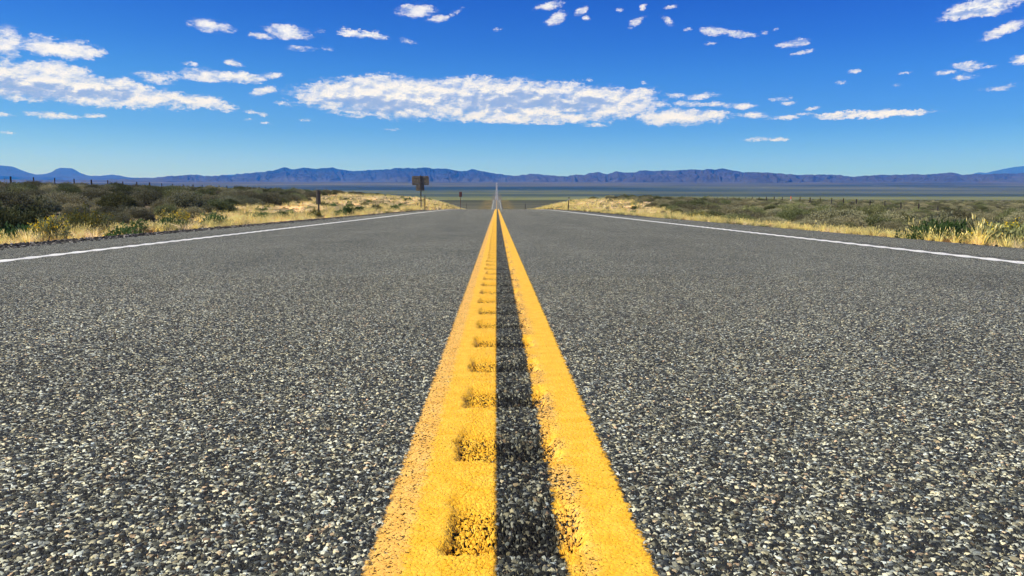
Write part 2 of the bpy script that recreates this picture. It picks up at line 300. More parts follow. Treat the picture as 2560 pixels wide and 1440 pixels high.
def _table(T, ax, y):
    ax, y = np.broadcast_arrays(np.asarray(ax, float), np.asarray(y, float))
    sh = ax.shape; ax = ax.ravel(); y = y.ravel()
    yi = np.clip(np.searchsorted(ZR, y, side='right') - 1, 0, len(ZR) - 2); zr = np.array(ZR, float); xl = np.array(XL, float)
    ty = np.clip((y - zr[yi]) / (zr[yi + 1] - zr[yi]), 0, 1)
    xi = np.clip(np.searchsorted(xl, ax, side='right') - 1, 0, len(XL) - 2)
    tx = np.clip((ax - xl[xi]) / (xl[xi + 1] - xl[xi]), 0, 1)
    r = (T[yi, xi] * (1 - tx) + T[yi, xi + 1] * tx) * (1 - ty) + (T[yi + 1, xi] * (1 - tx) + T[yi + 1, xi + 1] * tx) * ty
    return r.reshape(sh)
def ground_z(x, y):
    x, y = np.broadcast_arrays(np.asarray(x, float), np.asarray(y, float))
    rz = road_z(y)
    side = np.where(x < 0, _table(BL, -x, y), _table(BR, x, y))
    far = rz + (fbm(x / 900., y / 500., 3, 3) - .5) * np.clip((y - 900) / 4000, 0, 1) * np.clip(np.abs(x) / 400, 0, 1) * 14
    far = far - .2
    z = side + (far - side) * sst(430, 600, y)
    off = np.clip((np.abs(x) - 6) / 6, 0, 1)
    z = z + off * ((fbm(x / 7., y / 9., 4, 9) - .5) * .34) * (1 - sst(400, 600, y))
    ax = np.where(x < 0, -x - 4.57, x - 4.82)
    t = sst(.05, .9, ax)
    z = (rz - .035 - .04 * np.clip(ax, 0, 1)) * (1 - t) + z * t
    return np.where(ax <= 0.02, rz - .12, z)
def gz(x, y): return float(ground_z(x, y))

# ------------------------------------------------------------------ road surface: chip seal
PERIOD, GY0 = .315, 1.131 - .2 * .315
def groove(x, y):
    u = np.mod((y - GY0) / PERIOD, 1.0)
    k = np.floor((y - GY0) / PERIOD)
    lon = sst(.19, .235, u + (vn(x * 90, k, 23) - .5) * .03) * (1 - sst(.40, .88, u))      # sharp near lip, easy run-out
    jit = (vn(k * 3.7, 0.5, 21) - .5) * .018 + (vn(y * 60, 7.0, 22) - .5) * .014
    latc = sst(-.074, -.054, x + jit) * (1 - sst(.088, .104, x + jit))
    le = sst(-3.80, -3.77, x) * (1 - sst(-3.42, -3.39, x)) + sst(3.50, 3.53, x) * (1 - sst(3.88, 3.91, x))
    lone = np.sqrt(np.clip(1 - ((u - .5) / .36) ** 2, 0, 1))
    fade = 1 - sst(19, 21.5, y)
    lonr = np.maximum(lon, .0)
    return lonr * latc * fade, lone * le * fade
def rough_attr(x, y, a, b):
    return np.maximum(np.maximum(a, b * .5), .26 * sst(-.07, -.05, x) * (1 - sst(.09, .11, x)) * (1 - sst(19, 21.5, y)))
def surf_z(x, y):
    a, b = groove(x, y)
    return road_z(y) - .0165 * a - .0038 * b

def stone_group():
    t = bpy.data.node_groups.new('chip_seal', 'ShaderNodeTree')
    for n in ('Color', 'Height', 'Gap', 'Cell'):
        t.interface.new_socket(n, in_out='OUTPUT', socket_type='NodeSocketColor' if n in ('Color', 'Cell') else 'NodeSocketFloat')
    g = G(t)
    tc = g('ShaderNodeTexCoord'); s = g('ShaderNodeSeparateXYZ', {0: tc.outputs['Object']})
    p = g('ShaderNodeCombineXYZ', {0: s.outputs[0], 1: s.outputs[1]}).outputs[0]
    wob = g('ShaderNodeTexNoise', {'Vector': p, 'Scale': 150, 'Detail': 2}, noise_dimensions='2D').outputs['Color']
    q = g.v('ADD', p, g.v('MULTIPLY', g.v('SUBTRACT', wob, (.5, .5, .5)), (.0065, .0065, 0)))
    fine = g.noise(p, 700, 2, .6, '2D')
    def layer(vec, scale, r0, r1):
        v = g('ShaderNodeTexVoronoi', {'Vector': vec, 'Scale': scale, 'Randomness': 1}, voronoi_dimensions='2D')
        sc = g('ShaderNodeSeparateColor', {0: v.outputs['Color']}); a_, b_, c_ = sc.outputs
        rad = g.m('MULTIPLY_ADD', c_, r1 - r0, r0)
        u = g.m('DIVIDE', v.outputs['Distance'], rad)
        mask = g.ss(u, 1.06, .90)
        dome = g.m('SQRT', g.m('MAXIMUM', g.m('SUBTRACT', 1.0, g.m('MULTIPLY', u, u)), 0.0))
        val = g.ramp(a_, [(0, (.012, .013, .016)), (.32, (.022, .024, .028)), (.52, (.045, .048, .051)), (.66, (.10, .102, .100)), (.78, (.21, .208, .19)), (.90, (.39, .38, .335)), (1, (.60, .59, .54))])
        tin = g.ramp(b_, [(0, (.85, .95, 1.1)), (.35, (1, 1, 1)), (.62, (1.03, 1.0, .88)), (.90, (1.10, .99, .76)), (.97, (1.2, .88, .66)), (1, (1.0, .68, .54))])
        return v, mask, dome, g.mix(1.0, val, tin, 'MULTIPLY'), c_
    va, ma, da, ca, ra = layer(q, 148, .28, .60)
    vb, mb_, db, cb, rb_ = layer(g.v('ADD', q, (.37, .11, 0)), 215, .32, .62)
    vc, mc, dc, cc, rc = layer(g.v('ADD', p, (.77, .31, 0)), 420, .34, .58)
    ma = g.m('MULTIPLY', ma, g.ss(ra, .02, .10))
    ha = g.m('MULTIPLY', ma, g.m('MULTIPLY_ADD', da, .38, g.m('MULTIPLY_ADD', ra, .22, .34)))
    hb = g.m('MULTIPLY', mb_, g.m('MULTIPLY_ADD', db, .30, g.m('MULTIPLY_ADD', rb_, .16, .22)))
    hc = g.m('MULTIPLY', mc, g.m('MULTIPLY_ADD', dc, .16, .10))
    hgt = g.m('MAXIMUM', g.m('MAXIMUM', ha, hb), hc)
    hgt = g.m('ADD', hgt, g.m('MULTIPLY', fine, .08))
    binder = g.mix(fine, (.006, .006, .008), (.020, .020, .022))
    col = g.mix(g.m('MULTIPLY', mc, .75), binder, cc)
    col = g.mix(g.m('MULTIPLY', mb_, g.ss(hb, .2, .3)), col, cb)
    col = g.mix(ma, col, ca)
    gap = g.m('SUBTRACT', 1.0, g.m('MAXIMUM', ma, mb_)); v = va
    o = g('NodeGroupOutput', {'Color': col, 'Height': hgt, 'Gap': gap, 'Cell': v.outputs['Color']})
    return t
STONES = stone_group()

def common_road(g):
    st = g('ShaderNodeGroup', node_tree=STONES)
    at = g('ShaderNodeAttribute', attribute_name='groove')
    tc = g('ShaderNodeTexCoord'); s = g('ShaderNodeSeparateXYZ', {0: tc.outputs['Object']})
    return st, at.outputs['Fac'], tc.outputs['Object'], s.outputs[0], s.outputs[1]
def add_relief(g, mo, hgt, amp, m, displace):
    if displace:
        d = g('ShaderNodeDisplacement', {'Height': hgt, 'Midlevel': .5, 'Scale': amp})
        g.l.new(d.outputs[0], mo.inputs['Displacement']); m.displacement_method = 'BOTH'
    else:
        m.displacement_method = 'BUMP'
        d = g('ShaderNodeDisplacement', {'Height': hgt, 'Midlevel': .5, 'Scale': amp})
        g.l.new(d.outputs[0], mo.inputs['Displacement'])

def road_mat(displace):
    m, g = material('chip_seal_asphalt'); st, gr, P, X, Y = common_road(g)
    col = st.outputs['Color']
    mott = g.noise(P, .9, 5, .6); mott2 = g.noise(g.v('MULTIPLY', P, (1.6, .12, 1)), 1.0, 4, .55)
    k = g.m('ADD', g.lin(mott, .3, .7, 1.22, 1.62), g.lin(mott2, .3, .7, -.15, .15))
    col = g.mix(1.0, col, g('ShaderNodeCombineColor', {0: g.m('MULTIPLY', k, 1.01), 1: g.m('MULTIPLY', k, 1.04), 2: g.m('MULTIPLY', k, .86)}).outputs[0], 'MULTIPLY')
    # binder-rich strip between the two yellow lines; milled rumble grooves are darkened with depth
    jx = g.m('ADD', X, g.m('MULTIPLY', g.m('SUBTRACT', g.noise(P, 40, 3), .5), .03))
    strip = g.m('MULTIPLY', g.ss(jx, -.085, -.06), g.ss(jx, .125, .10))
    strip = g.m('MULTIPLY', strip, g.lin(g.noise(P, 14, 4), .35, .65, .8, 1.0))
    dark = g.mix(1.0, col, (.56, .56, .55), 'MULTIPLY')
    col = g.mix(g.m('MAXIMUM', strip, g.m('MULTIPLY', gr, .75)), col, dark)
    col = g.mix(g.m('MULTIPLY', g.ss(gr, .45, .9), .7), col, g.mix(1.0, col, (.25, .25, .26), 'MULTIPLY'))
    amp = g.m('MULTIPLY_ADD', gr, .0070, .0044)
    b, o = finish(g, col, .8, spec=.15)
    add_relief(g, o, st.outputs['Height'], amp, m, displace)
    return m

def paint_mat(name, displace, kind):
    m, g = material(name); st, gr, P, X, Y = common_road(g)
    hgt = st.outputs['Height']; gap = st.outputs['Gap']
    film = g.m('MULTIPLY_ADD', hgt, g.m('MULTIPLY_ADD', gr, .62, .36), g.m('MULTIPLY_ADD', gr, -.26, .36))   # the film levels the gaps between the stones
    en = g.m('ADD', g.m('MULTIPLY', g.m('SUBTRACT', g.noise(P, 70, 4, .6), .5), .034), g.m('MULTIPLY', g.m('SUBTRACT', g.noise(P, 260, 2, .5), .5), .018))
    wear = g.noise(P, 5.5, 5, .6)
    if kind == 'left':
        thin = g.m('MULTIPLY', g.ss(g.m('ADD', X, en), -.100, -.116), 1.0)         # older, thinner pass on the outer side
        lo, hi = -.146, -.0035
    elif kind == 'right':
        thin = g.m('MULTIPLY', g.ss(g.m('ADD', X, en), .128, .10), g.ss(wear, .42, .58))
        lo, hi = .079, .174
    else:
        thin = None
        lo = hi = None
    if kind in ('left', 'right'):
        xe = g.m('ADD', X, g.m('MULTIPLY', en, .75))
        xe2 = g.m('ADD', X, g.m('MULTIPLY', en, .22)) if kind == 'left' else xe
        edge = g.m('MULTIPLY', g.ss(xe, lo - .004, lo + .004), g.ss(xe2, hi + .004, hi - .004))
        need = g.m('ADD', g.m('MULTIPLY', thin, .27 if kind == 'left' else .46), g.m('MULTIPLY', g.ss(wear, .5, .8), .22))
        need = g.m('ADD', need, g.m('MULTIPLY', g.ss(gr, .3, .8), .48 if kind == 'left' else .3))
        # the paint film is broken where stones stand proud and in the deepest gaps between them
        pit = g.noise(P, 330, 4, .62); bite = g.noise(P, 120, 4, .6)
        cover = g.ss(g.m('SUBTRACT', g.m('MULTIPLY_ADD', hgt, .55, pit), g.m('MULTIPLY', need, .62)), .40, .46)
        holes = g.ss(bite, g.m('SUBTRACT', .76, g.m('MULTIPLY', need, .26)), g.m('SUBTRACT', .80, g.m('MULTIPLY', need, .26)))
        alpha = g.m('MULTIPLY', edge, g.m('MULTIPLY', cover, g.m('SUBTRACT', 1.0, holes)))
        tone = g.noise(P, 30, 4, .6)
        yel = g.mix(g.ss(tone, .35, .7), (.87, .455, .018), (.94, .55, .042))
        peach = g.mix(g.ss(tone, .35, .65), (.86, .455, .075), (.92, .54, .12))
        col = g.mix(g.m('MULTIPLY', thin, .9), yel, peach)
        dirt = g.ss(g.noise(P, 95, 4, .65), .60, .74)
        col = g.mix(g.m('MULTIPLY', dirt, .45), col, (.30, .16, .03))
    else:
        alpha = g.ss(g.m('ADD', hgt, g.m('SUBTRACT', .5, wear)), .02, .10)
        col = g.mix(g.ss(g.noise(P, 20, 4), .4, .7), (.90, .88, .76), (.82, .80, .70))
    b = g('ShaderNodeBsdfPrincipled', {'Base Color': col, 'Roughness': .6, 'Specular IOR Level': .3})
    tr = g('ShaderNodeBsdfTransparent')
    mx = g('ShaderNodeMixShader', {0: alpha, 1: tr, 2: b})
    o = g('ShaderNodeOutputMaterial', {0: mx})
    add_relief(g, o, film, g.m('MULTIPLY_ADD', gr, .0070, .0044), m, displace)
    return m

# tensor grid of the near pavement: finest beside the yellow lines
xp = list(np.arange(0, .6, .003))
x = .6
while x < 4.9:
    xp.append(x); x += .003 * x / .6
xp = np.array(xp)
xs = np.concatenate([-xp[::-1][:-1], xp]); xs = xs[(xs > PAVE_L) & (xs < PAVE_R)]
xs = np.concatenate([[PAVE_L - .06, PAVE_L], xs, [PAVE_R, PAVE_R + .06]])
ys = [.62]
while ys[-1] < 22.0: ys.append(ys[-1] + min(.003 * (ys[-1] / .8) ** 1.5, .035))
ys = np.array(ys); YN = ys[-1]
yf = [YN]
while yf[-1] < 6800:
    y = yf[-1]; yf.append(y + (0.6 if y < 40 else 1.5 if y < 200 else 5 if y < 700 else 12 if y < 2000 else 60))
yf = np.array(yf)
LINES = {'left': (-.152, .003), 'right': (.072, .181), 'edge_left': (-3.62, -3.475), 'edge_right': (3.585, 3.73)}
def skirt(x, z):
    return z - .09 * ((x < PAVE_L) | (x > PAVE_R))
def make_road():
    X, Y = np.meshgrid(xs, ys); a, b = groove(X, Y)
    Z = skirt(X, surf_z(X, Y))
    V = [np.stack([X, Y, Z], -1).reshape(-1, 3)]; F = [grid_faces(*X.shape)]; at = [rough_attr(X, Y, a, b).ravel()]
    mi = [(np.repeat(ys[:-1], len(xs) - 1) > 4.2).astype(int)]
    n = V[0].shape[0]
    xc = np.array([PAVE_L - .06, PAVE_L, -3.6, -2, -.15, 0, .1, .17, 2, 3.7, PAVE_R, PAVE_R + .06])
    for rows in (yf, np.array([-12, -4, 0, .62])):
        X, Y = np.meshgrid(xc, rows); Z = skirt(X, road_z(Y))
        V.append(np.stack([X, Y, Z], -1).reshape(-1, 3)); F.append(grid_faces(*X.shape, off=n)); at.append(np.zeros(X.size)); mi.append(np.ones(F[-1].shape[0])); n += X.size
    o = mesh_np('road', np.concatenate(V), np.concatenate(F), [road_mat(True), road_mat(False)], np.concatenate(mi), smooth=True, attrs={'groove': np.concatenate(at)})
    tag(o, kind='structure')
make_road()
def make_line(key, name, kind, label):
    x0, x1 = LINES[key]
    c = xs[(xs >= x0) & (xs <= x1)]
    X, Y = np.meshgrid(c, ys); a, b = groove(X, Y); Z = surf_z(X, Y) + .0014
    V = [np.stack([X, Y, Z], -1).reshape(-1, 3)]; F = [grid_faces(*X.shape)]; at = [rough_attr(X, Y, a, b).ravel()]
    mi = [(np.repeat(ys[:-1], len(c) - 1) > 4.2).astype(int)]; n = V[0].shape[0]
    for rows in (yf, np.array([-12, -4, 0, .62])):
        X, Y = np.meshgrid(np.array([x0, x1]), rows); Z = road_z(Y) + .0014 + .004 * sst(22, 30, Y) + .02 * sst(300, 1500, Y)
        V.append(np.stack([X, Y, Z], -1).reshape(-1, 3)); F.append(grid_faces(*X.shape, off=n)); at.append(np.zeros(X.size)); mi.append(np.ones(F[-1].shape[0])); n += X.size
    o = mesh_np(name, np.concatenate(V), np.concatenate(F), [paint_mat(name + '_paint', True, kind), paint_mat(name + '_paint', False, kind)], np.concatenate(mi), smooth=True, attrs={'groove': np.concatenate(at)})
    tag(o, kind='structure')
make_line('left', 'yellow_road_marking', 'left', '')
make_line('right', 'yellow_road_marking', 'right', '')
make_line('edge_left', 'white_road_marking', 'white', '')
make_line('edge_right', 'white_road_marking', 'white', '')

# ------------------------------------------------------------------ ground
def grass_edge(y, left):
    return np.interp(y, [0, 10, 20, 37, 70, 100, 150, 250, 400], [7.3, 7.5, 9, 12, 17, 21, 25, 30, 34] if left else [6.6, 7.0, 7.8, 9.8, 14.5, 17, 20, 26, 30])
def ground_mat():
    m, g = material('dry_ground')
    geo = g('ShaderNodeNewGeometry'); P = geo.outputs['Position']; s = g('ShaderNodeSeparateXYZ', {0: P}); X, Y = s.outputs[0], s.outputs[1]
    ge = g('ShaderNodeAttribute', attribute_name='verge').outputs['Fac']
    n1 = g.noise(P, .8, 6, .65); n2 = g.noise(P, 6, 6, .7); n3 = g.noise(P, .08, 5, .6)
    grass = g.mix(g.ss(n2, .35, .65), (.19, .13, .050), (.40, .30, .135)); grass = g.mix(g.ss(n1, .45, .65), grass, (.50, .39, .20))
    grass = g.mix(g.m('MULTIPLY', g.ss(n3, .5, .62), .4), grass, (.13, .13, .045))
    dirt = g.mix(g.ss(n2, .4, .7), (.13, .105, .065), (.33, .26, .155)); dirt = g.mix(g.m('MULTIPLY', g.ss(n1, .55, .7), .6), dirt, (.33, .27, .17))
    near = g.mix(g.ss(g.m('ADD', ge, g.m('MULTIPLY', g.m('SUBTRACT', n1, .5), .5)), .4, .6), dirt, grass)
    # gravel shoulder
    ax = g.m('SUBTRACT', g.m('ABSOLUTE', g.m('SUBTRACT', X, .12)), 4.7)
    gv = g.ss(g.m('ADD', ax, g.m('MULTIPLY', g.m('SUBTRACT', n2, .5), .3)), .42, .25)
    near = g.mix(gv, near, g.mix(g.ss(g.noise(P, 60, 3), .4, .65), (.03, .03, .032), (.12, .115, .10)))
    # the far valley floor: belts of sage, meadow and alkali lying across the valley
    yw = g.m('ADD', Y, g.m('MULTIPLY', g.m('SUBTRACT', g.noise(g.v('MULTIPLY', P, (.0006, .0016, 0)), 1.0, 4, .55), .5), g.m('MULTIPLY', Y, .26)))
    belts = g.ramp(g.lin(g.m('ADD', yw, g.m('MULTIPLY', g.m('SUBTRACT', g.noise(g.v('MULTIPLY', P, (.0022, .0045, 0)), 1.0, 5, .6), .5), g.m('MULTIPLY', Y, .14))), 0, 8000), [(0, (.11, .105, .055)), (.045, (.13, .12, .06)), (.085, (.11, .105, .055)), (.12, (.052, .056, .016)), (.20, (.050, .054, .014)), (.245, (.058, .064, .016)),
        (.252, (.175, .18, .030)), (.305, (.155, .165, .028)), (.318, (.050, .064, .010)), (.365, (.050, .062, .010)), (.375, (.098, .112, .018)), (.408, (.095, .108, .018)),
        (.425, (.12, .12, .03)), (.437, (.028, .050, .018)), (.53, (.025, .044, .018)), (.57, (.045, .058, .030)), (.66, (.075, .078, .048)), (.8, (.075, .072, .052)), (1, (.065, .062, .050))])
    st = g.noise(g.v('MULTIPLY', P, (.004, .02, 0)), 1.0, 7, .65)
    belts = g.mix(g.ss(st, .35, .7), g.mix(1.0, belts, (.72, .76, .74), 'MULTIPLY'), g.mix(1.0, belts, (1.25, 1.2, 1.15), 'MULTIPLY'))
    belts = g.mix(g.m('MULTIPLY', g.ss(X, 300, 2200), g.m('MULTIPLY', g.ss(Y, 2900, 3300), g.ss(Y, 5200, 4300))), belts, (.070, .082, .034))
    lo_ = g.noise(g.v('MULTIPLY', P, (.0005, .0013, 0)), 1.0, 6, .62)
    belts = g.mix(g.ss(Y, 2000, 4200), belts, g.mix(g.ss(lo_, .36, .64), g.mix(1.0, belts, (.55, .62, .62), 'MULTIPLY'), g.mix(1.0, belts, (1.7, 1.5, 1.3), 'MULTIPLY')))
    alk = g.ss(g.noise(g.v('MULTIPLY', P, (.0042, .011, 0)), 1.0, 6, .6), .66, .72)
    alk = g.m('MULTIPLY', alk, g.ss(Y, 3000, 3500))
    belts = g.mix(g.m('MULTIPLY', alk, .7), belts, (.52, .49, .42))
    # dry grass verge beside the far road
    rv = g.m('ABSOLUTE', X)
    verge = g.m('MULTIPLY', g.ss(g.m('ADD', rv, g.m('MULTIPLY', g.m('SUBTRACT', n3, .5), 16)), 19, 11), g.ss(Y, 3600, 1800))
    belts = g.mix(g.m('MULTIPLY', verge, .85), belts, g.mix(g.ss(n3, .4, .6), (.10, .085, .022), (.20, .15, .048)))
    col = g.mix(g.ss(Y, 330, 480), near, belts)
    bmp = g('ShaderNodeBump', {'Height': g.m('ADD', n2, g.m('MULTIPLY', g.noise(P, 30, 5, .7), .4)), 'Distance': .12, 'Strength': .8})
    finish(g, col, .95, bmp.outputs[0], spec=.1)
    return m
def make_ground():
    gx = [4.7]
    while gx[-1] < 45000:
        x = gx[-1]; gx.append(x + max(.18, (x - 4.5) * .045))
    gx = np.array(gx)
    xs_ = np.concatenate([-(gx[::-1] - .13 + .02), [0], gx + .12 + .02])
    yy = [-60, -30, -10, -4]
    while yy[-1] < YN - .3: yy.append(yy[-1] + .4)
    rows = list(yy) + list(yf[yf < 900]) + list(yf[(yf >= 900)][::2])
    rows = np.array(rows + list(np.geomspace(7000, 60000, 60)))
    X, Y = np.meshgrid(xs_, rows); Z = ground_z(X, Y)
    ge = np.where(X < 0, grass_edge(Y, True), grass_edge(Y, False)); vg = np.clip(.5 + (ge - np.abs(X)) / 4.0, 0, 1)
    o = mesh_np('ground', np.stack([X, Y, Z], -1).reshape(-1, 3), grid_faces(*X.shape), [ground_mat()], smooth=True, attrs={'verge': vg.ravel()})
    tag(o, kind='structure')
make_ground()

# ------------------------------------------------------------------ mountains
def mountain_mat(name, forest, rock, fan, hi, lo, streak=.5):
    m, g = material(name)
    geo = g('ShaderNodeNewGeometry'); P = geo.outputs['Position']; s = g('ShaderNodeSeparateXYZ', {0: P})
    h = g('ShaderNodeAttribute', attribute_name='rel').outputs['Fac']
    n1 = g.noise(g.v('MULTIPLY', P, (.0011, .0011, .004)), 1.0, 7, .65); n2 = g.noise(g.v('MULTIPLY', P, (.005, .005, .012)), 1.0, 6, .65)
    hh = g.m('ADD', h, g.m('MULTIPLY', g.m('SUBTRACT', n1, .5), .9))
    col = g.mix(g.ss(n2, .38, .62), rock, tuple(c * .62 for c in rock))
    col = g.mix(g.ss(n1, .56, .68), col, tuple(min(1, c * 1.7) for c in rock))
    col = g.mix(g.ss(hh, lo, hi), col, g.mix(g.ss(n2, .35, .65), forest, tuple(c * 1.9 for c in forest)))
    col = g.mix(g.ss(hh, .26, .02), col, fan)
    pale = g.m('MULTIPLY', g.ss(g.noise(g.v('MULTIPLY', P, (.0016, .0016, .018)), 1.0, 5, .6), .64, .72), g.ss(h, .9, .5))
    col = g.mix(g.m('MULTIPLY', pale, streak), col, tuple(min(.6, c * 2.6) for c in rock))
    bmp = g('ShaderNodeBump', {'Height': n2, 'Distance': 30.0, 'Strength': .6})
    finish(g, col, .95, bmp.outputs[0], spec=.05)
    return m
def make_range(name, ridge, dist, depth, mat, seed, foot_el, rough=1.0, rows=70, step=.055, steep=1.5):
    ra = np.array([p[0] for p in ridge]); re = np.array([p[1] for p in ridge])
    az = np.arange(ra[0], ra[-1], step); el = np.interp(az, ra, re)
    k = np.ones(3) / 3; el = np.convolve(np.pad(el, 1, mode='edge'), k, 'valid')
    el = el + (fbm(az * 3.1, az * 0, 4, seed + 40) - .5) * .10 * rough
    # distances are across the valley (along the road's heading) so the front is a straight range
    rr = (dist + (fbm(az / 6., az * 0 + 3, 3, seed) - .5) * depth * .9) / np.cos(np.radians(az)) ** .75
    zr = EYE + np.tan(np.radians(el)) * rr
    t = np.concatenate([np.linspace(0, 1, rows), 1 + np.array([.06, .15, .3, .6])])
    T, A = np.meshgrid(t, az, indexing='ij'); RR = rr[None, :] - (1 - T) * depth / np.cos(np.radians(A)) ** .75
    Xx = RR * np.sin(np.radians(A)); Yy = RR * np.cos(np.radians(A))
    zb = EYE + np.tan(np.radians(foot_el)) * RR
    u = np.clip(T, 0, 1)
    # canyons run down from the ridge, wandering as they go
    wob = fbm(A * .9, T * 3, 3, seed + 9) * 2.2
    can = fbm(A * 1.25 + wob, T * 1.6 + A * .07, 5, seed + 3, ridged=True)
    can2 = fbm(Xx / 420., Yy / 420., 5, seed + 6, ridged=True)
    f = u ** steep
    rise = zr[None, :] - zb
    spur = (can - .62) * .62 + (can2 - .6) * .38
    Z = zb + rise * (f + rough * spur * 1.15 * np.sin(np.pi * np.clip(u, 0, 1)) ** .8 * (.25 + .75 * u))
    # nothing in front may stand above the ridge line
    Z = np.minimum(Z, zb + rise * (.30 + .68 * u)) * (u < 1) + Z * (u >= 1)
    over = T > 1; Z = np.where(over, zr[None, :] - (T - 1) * rise * .9, Z)
    Z = np.where(T <= .001, Z - 60, Z)
    rel = np.clip((Z - zb) / np.maximum(rise.max() * .9, 1), 0, 1.5)
    o = mesh_np(name, np.stack([Xx, Yy, Z], -1).reshape(-1, 3), grid_faces(*Xx.shape), [mat], smooth=True, attrs={'rel': rel.ravel()})
    tag(o, kind='structure')
blue = mountain_mat('forested_range_slope', (.005, .009, .008), (.030, .028, .027), (.062, .060, .054), .62, .38, 1.0)
brown = mountain_mat('volcanic_range_slope', (.011, .011, .012), (.052, .044, .036), (.060, .058, .046), .85, .5, 1.0)
pale = mountain_mat('distant_range_slope', (.01, .01, .01), (.03, .024, .022), (.035, .03, .026), .7, .4, .3)
make_range('mountain_range', RIDGE_B, 12500, 4200, blue, 5, 1.55, 1.25)
make_range('mountain_range', RIDGE_C, 10500, 3600, brown, 17, 1.30, 1.1, steep=1.2)
make_range('mountain_range', RIDGE_A, 17000, 3500, pale, 29, 1.75, .4)
make_range('mountain_range', RIDGE_D, 21000, 4000, pale, 37, 1.2, .5)
make_range('mountain_range', RIDGE_E, 26000, 3000, pale, 43, 1.6, .3, rows=20)

# ------------------------------------------------------------------ the air
def make_haze():
    m, g = material('air')
    v = g('ShaderNodeVolumePrincipled', {'Color': HAZE_COL, 'Density': HAZE_D, 'Anisotropy': .0, 'Absorption Color': (1, 1, 1)})
    g('ShaderNodeOutputMaterial', {'Volume': v})
    mb = MB(); mb.box((0, 28000, 790), (130000, 68000, 1640)); o = mb.build('haze', m); tag(o, kind='stuff')
HAZE_COL = (.05, .27, 1.0, 1); HAZE_D = 7.5e-5
make_haze()

# ------------------------------------------------------------------ plants
def leaf_mat(name, c0, c1, c2, transl=.25, randomize=.5):
    m, g = material(name)
    geo = g('ShaderNodeNewGeometry'); oi = g('ShaderNodeObjectInfo')
    col = g.ramp(geo.outputs['Random Per Island'], [(0, c0), (.5, c1), (1, c2)])
    k = g.lin(oi.outputs['Random'], 0, 1, (1 - randomize) * 1.68, (1 + randomize) * 1.68)
    n = g.noise(geo.outputs['Position'], .35, 3); k = g.m('MULTIPLY', k, g.lin(n, .32, .68, .70, 1.28))
    kk = g('ShaderNodeCombineColor', {0: g.m('MULTIPLY', k, g.lin(n, .3, .7, .94, 1.08)), 1: k, 2: k}).outputs[0]
    col = g.mix(1.0, col, kk, 'MULTIPLY')
    d = g('ShaderNodeBsdfDiffuse', {'Color': col, 'Roughness': 1.0}); t = g('ShaderNodeBsdfTranslucent', {'Color': col})
    mx = g('ShaderNodeMixShader', {0: transl, 1: d, 2: t}); g('ShaderNodeOutputMaterial', {0: mx})
    return m
SAGE = leaf_mat('sage_leaves', (.100, .096, .046), (.185, .176, .092), (.28, .265, .16), .2)
OLIVE = leaf_mat('olive_leaves', (.070, .078, .030), (.13, .14, .058), (.20, .21, .10), .2)
GREEN = leaf_mat('green_leaves', (.035, .070, .018), (.075, .13, .04), (.12, .18, .075), .3)
YELLOW = leaf_mat('yellow_blooms', (.32, .24, .015), (.48, .36, .025), (.38, .36, .06), .2)
STRAW = leaf_mat('straw', (.50, .39, .19), (.70, .57, .32), (.82, .72, .47), .45, .28)
GOLD = leaf_mat('golden_grass', (.40, .34, .10), (.58, .50, .18), (.72, .64, .30), .45, .28)
RUST = leaf_mat('rusty_weed', (.16, .075, .03), (.27, .14, .06), (.34, .22, .10), .2)
BARK = leaf_mat('grey_bark', (.07, .055, .042), (.11, .09, .07), (.15, .125, .10), 0)

def unit(v): return v / np.maximum(np.linalg.norm(v, axis=-1, keepdims=True), 1e-9)
def leaves(pos, dirs, length, width, r, out=None):
    """one pointed leaf (two triangles as a kite) per position"""
    n = len(pos); side = unit(np.cross(dirs, r.normal(size=(n, 3)) * (1 if out is None else .45) + (0 if out is None else out))); L = length[:, None]; Wd = width[:, None]
    a = pos; b = pos + dirs * L * .5 + side * Wd; c = pos + dirs * L; d = pos + dirs * L * .45 - side * Wd
    V = np.stack([a, b, c, d], 1).reshape(-1, 3); F = np.arange(4 * n).reshape(n, 4)
    return V, F
def stems_mesh(paths, r0, r1):
    mb = MB()
    for p in paths:
        k = len(p); mb.tube(p, [r0 + (r1 - r0) * i / (k - 1) for i in range(k)], 4, cap=False)
    return mb
def bush_arrays(seed, rad, h, clumps, per, leaf, lean=(0, 0), ragged=.22, up=.9, flat=.5):
    r = np.random.default_rng(seed)
    d = r.normal(size=(clumps, 3)); d[:, 2] = np.abs(d[:, 2]) * 1.0 - .05; d = unit(d)
    lobe = 1 + ragged * (np.sin(3 * np.arctan2(d[:, 1], d[:, 0]) + seed) * .6 + r.normal(size=clumps) * .7)
    rr = lobe * (r.random(clumps) ** flat * .30 + .74)
    tip = d * rr[:, None] * np.array([rad, rad, h]); tip[:, 2] = h * .20 + .80 * np.maximum(tip[:, 2], .03)
    tip[:, 0] += lean[0] * tip[:, 2]; tip[:, 1] += lean[1] * tip[:, 2]
    pos = np.repeat(tip, per, 0) + r.normal(size=(clumps * per, 3)) * np.array([rad, rad, h]) * .075
    D = np.repeat(d, per, 0)
    dirs = unit(D * .55 + np.array([0, 0, up * .75]) + r.normal(size=(clumps * per, 3)) * .55)
    V, F = leaves(pos, dirs, leaf * (.6 + .8 * r.random(len(pos))), leaf * .24 * (.7 + .6 * r.random(len(pos))), r, unit(D * .8 + np.array([0, 0, .5])))
    V[:, 2] = np.maximum(V[:, 2], -.02)
    paths = []
    for i in r.choice(clumps, min(26, clumps), replace=False):
        b = np.array([r.normal() * rad * .08, r.normal() * rad * .08, -.03]); t_ = tip[i] * .95
        mid = b * .5 + t_ * .5 + np.array([t_[0] * .12, t_[1] * .12, -h * .06])
        paths.append([b, mid, t_])
    return V, F, paths
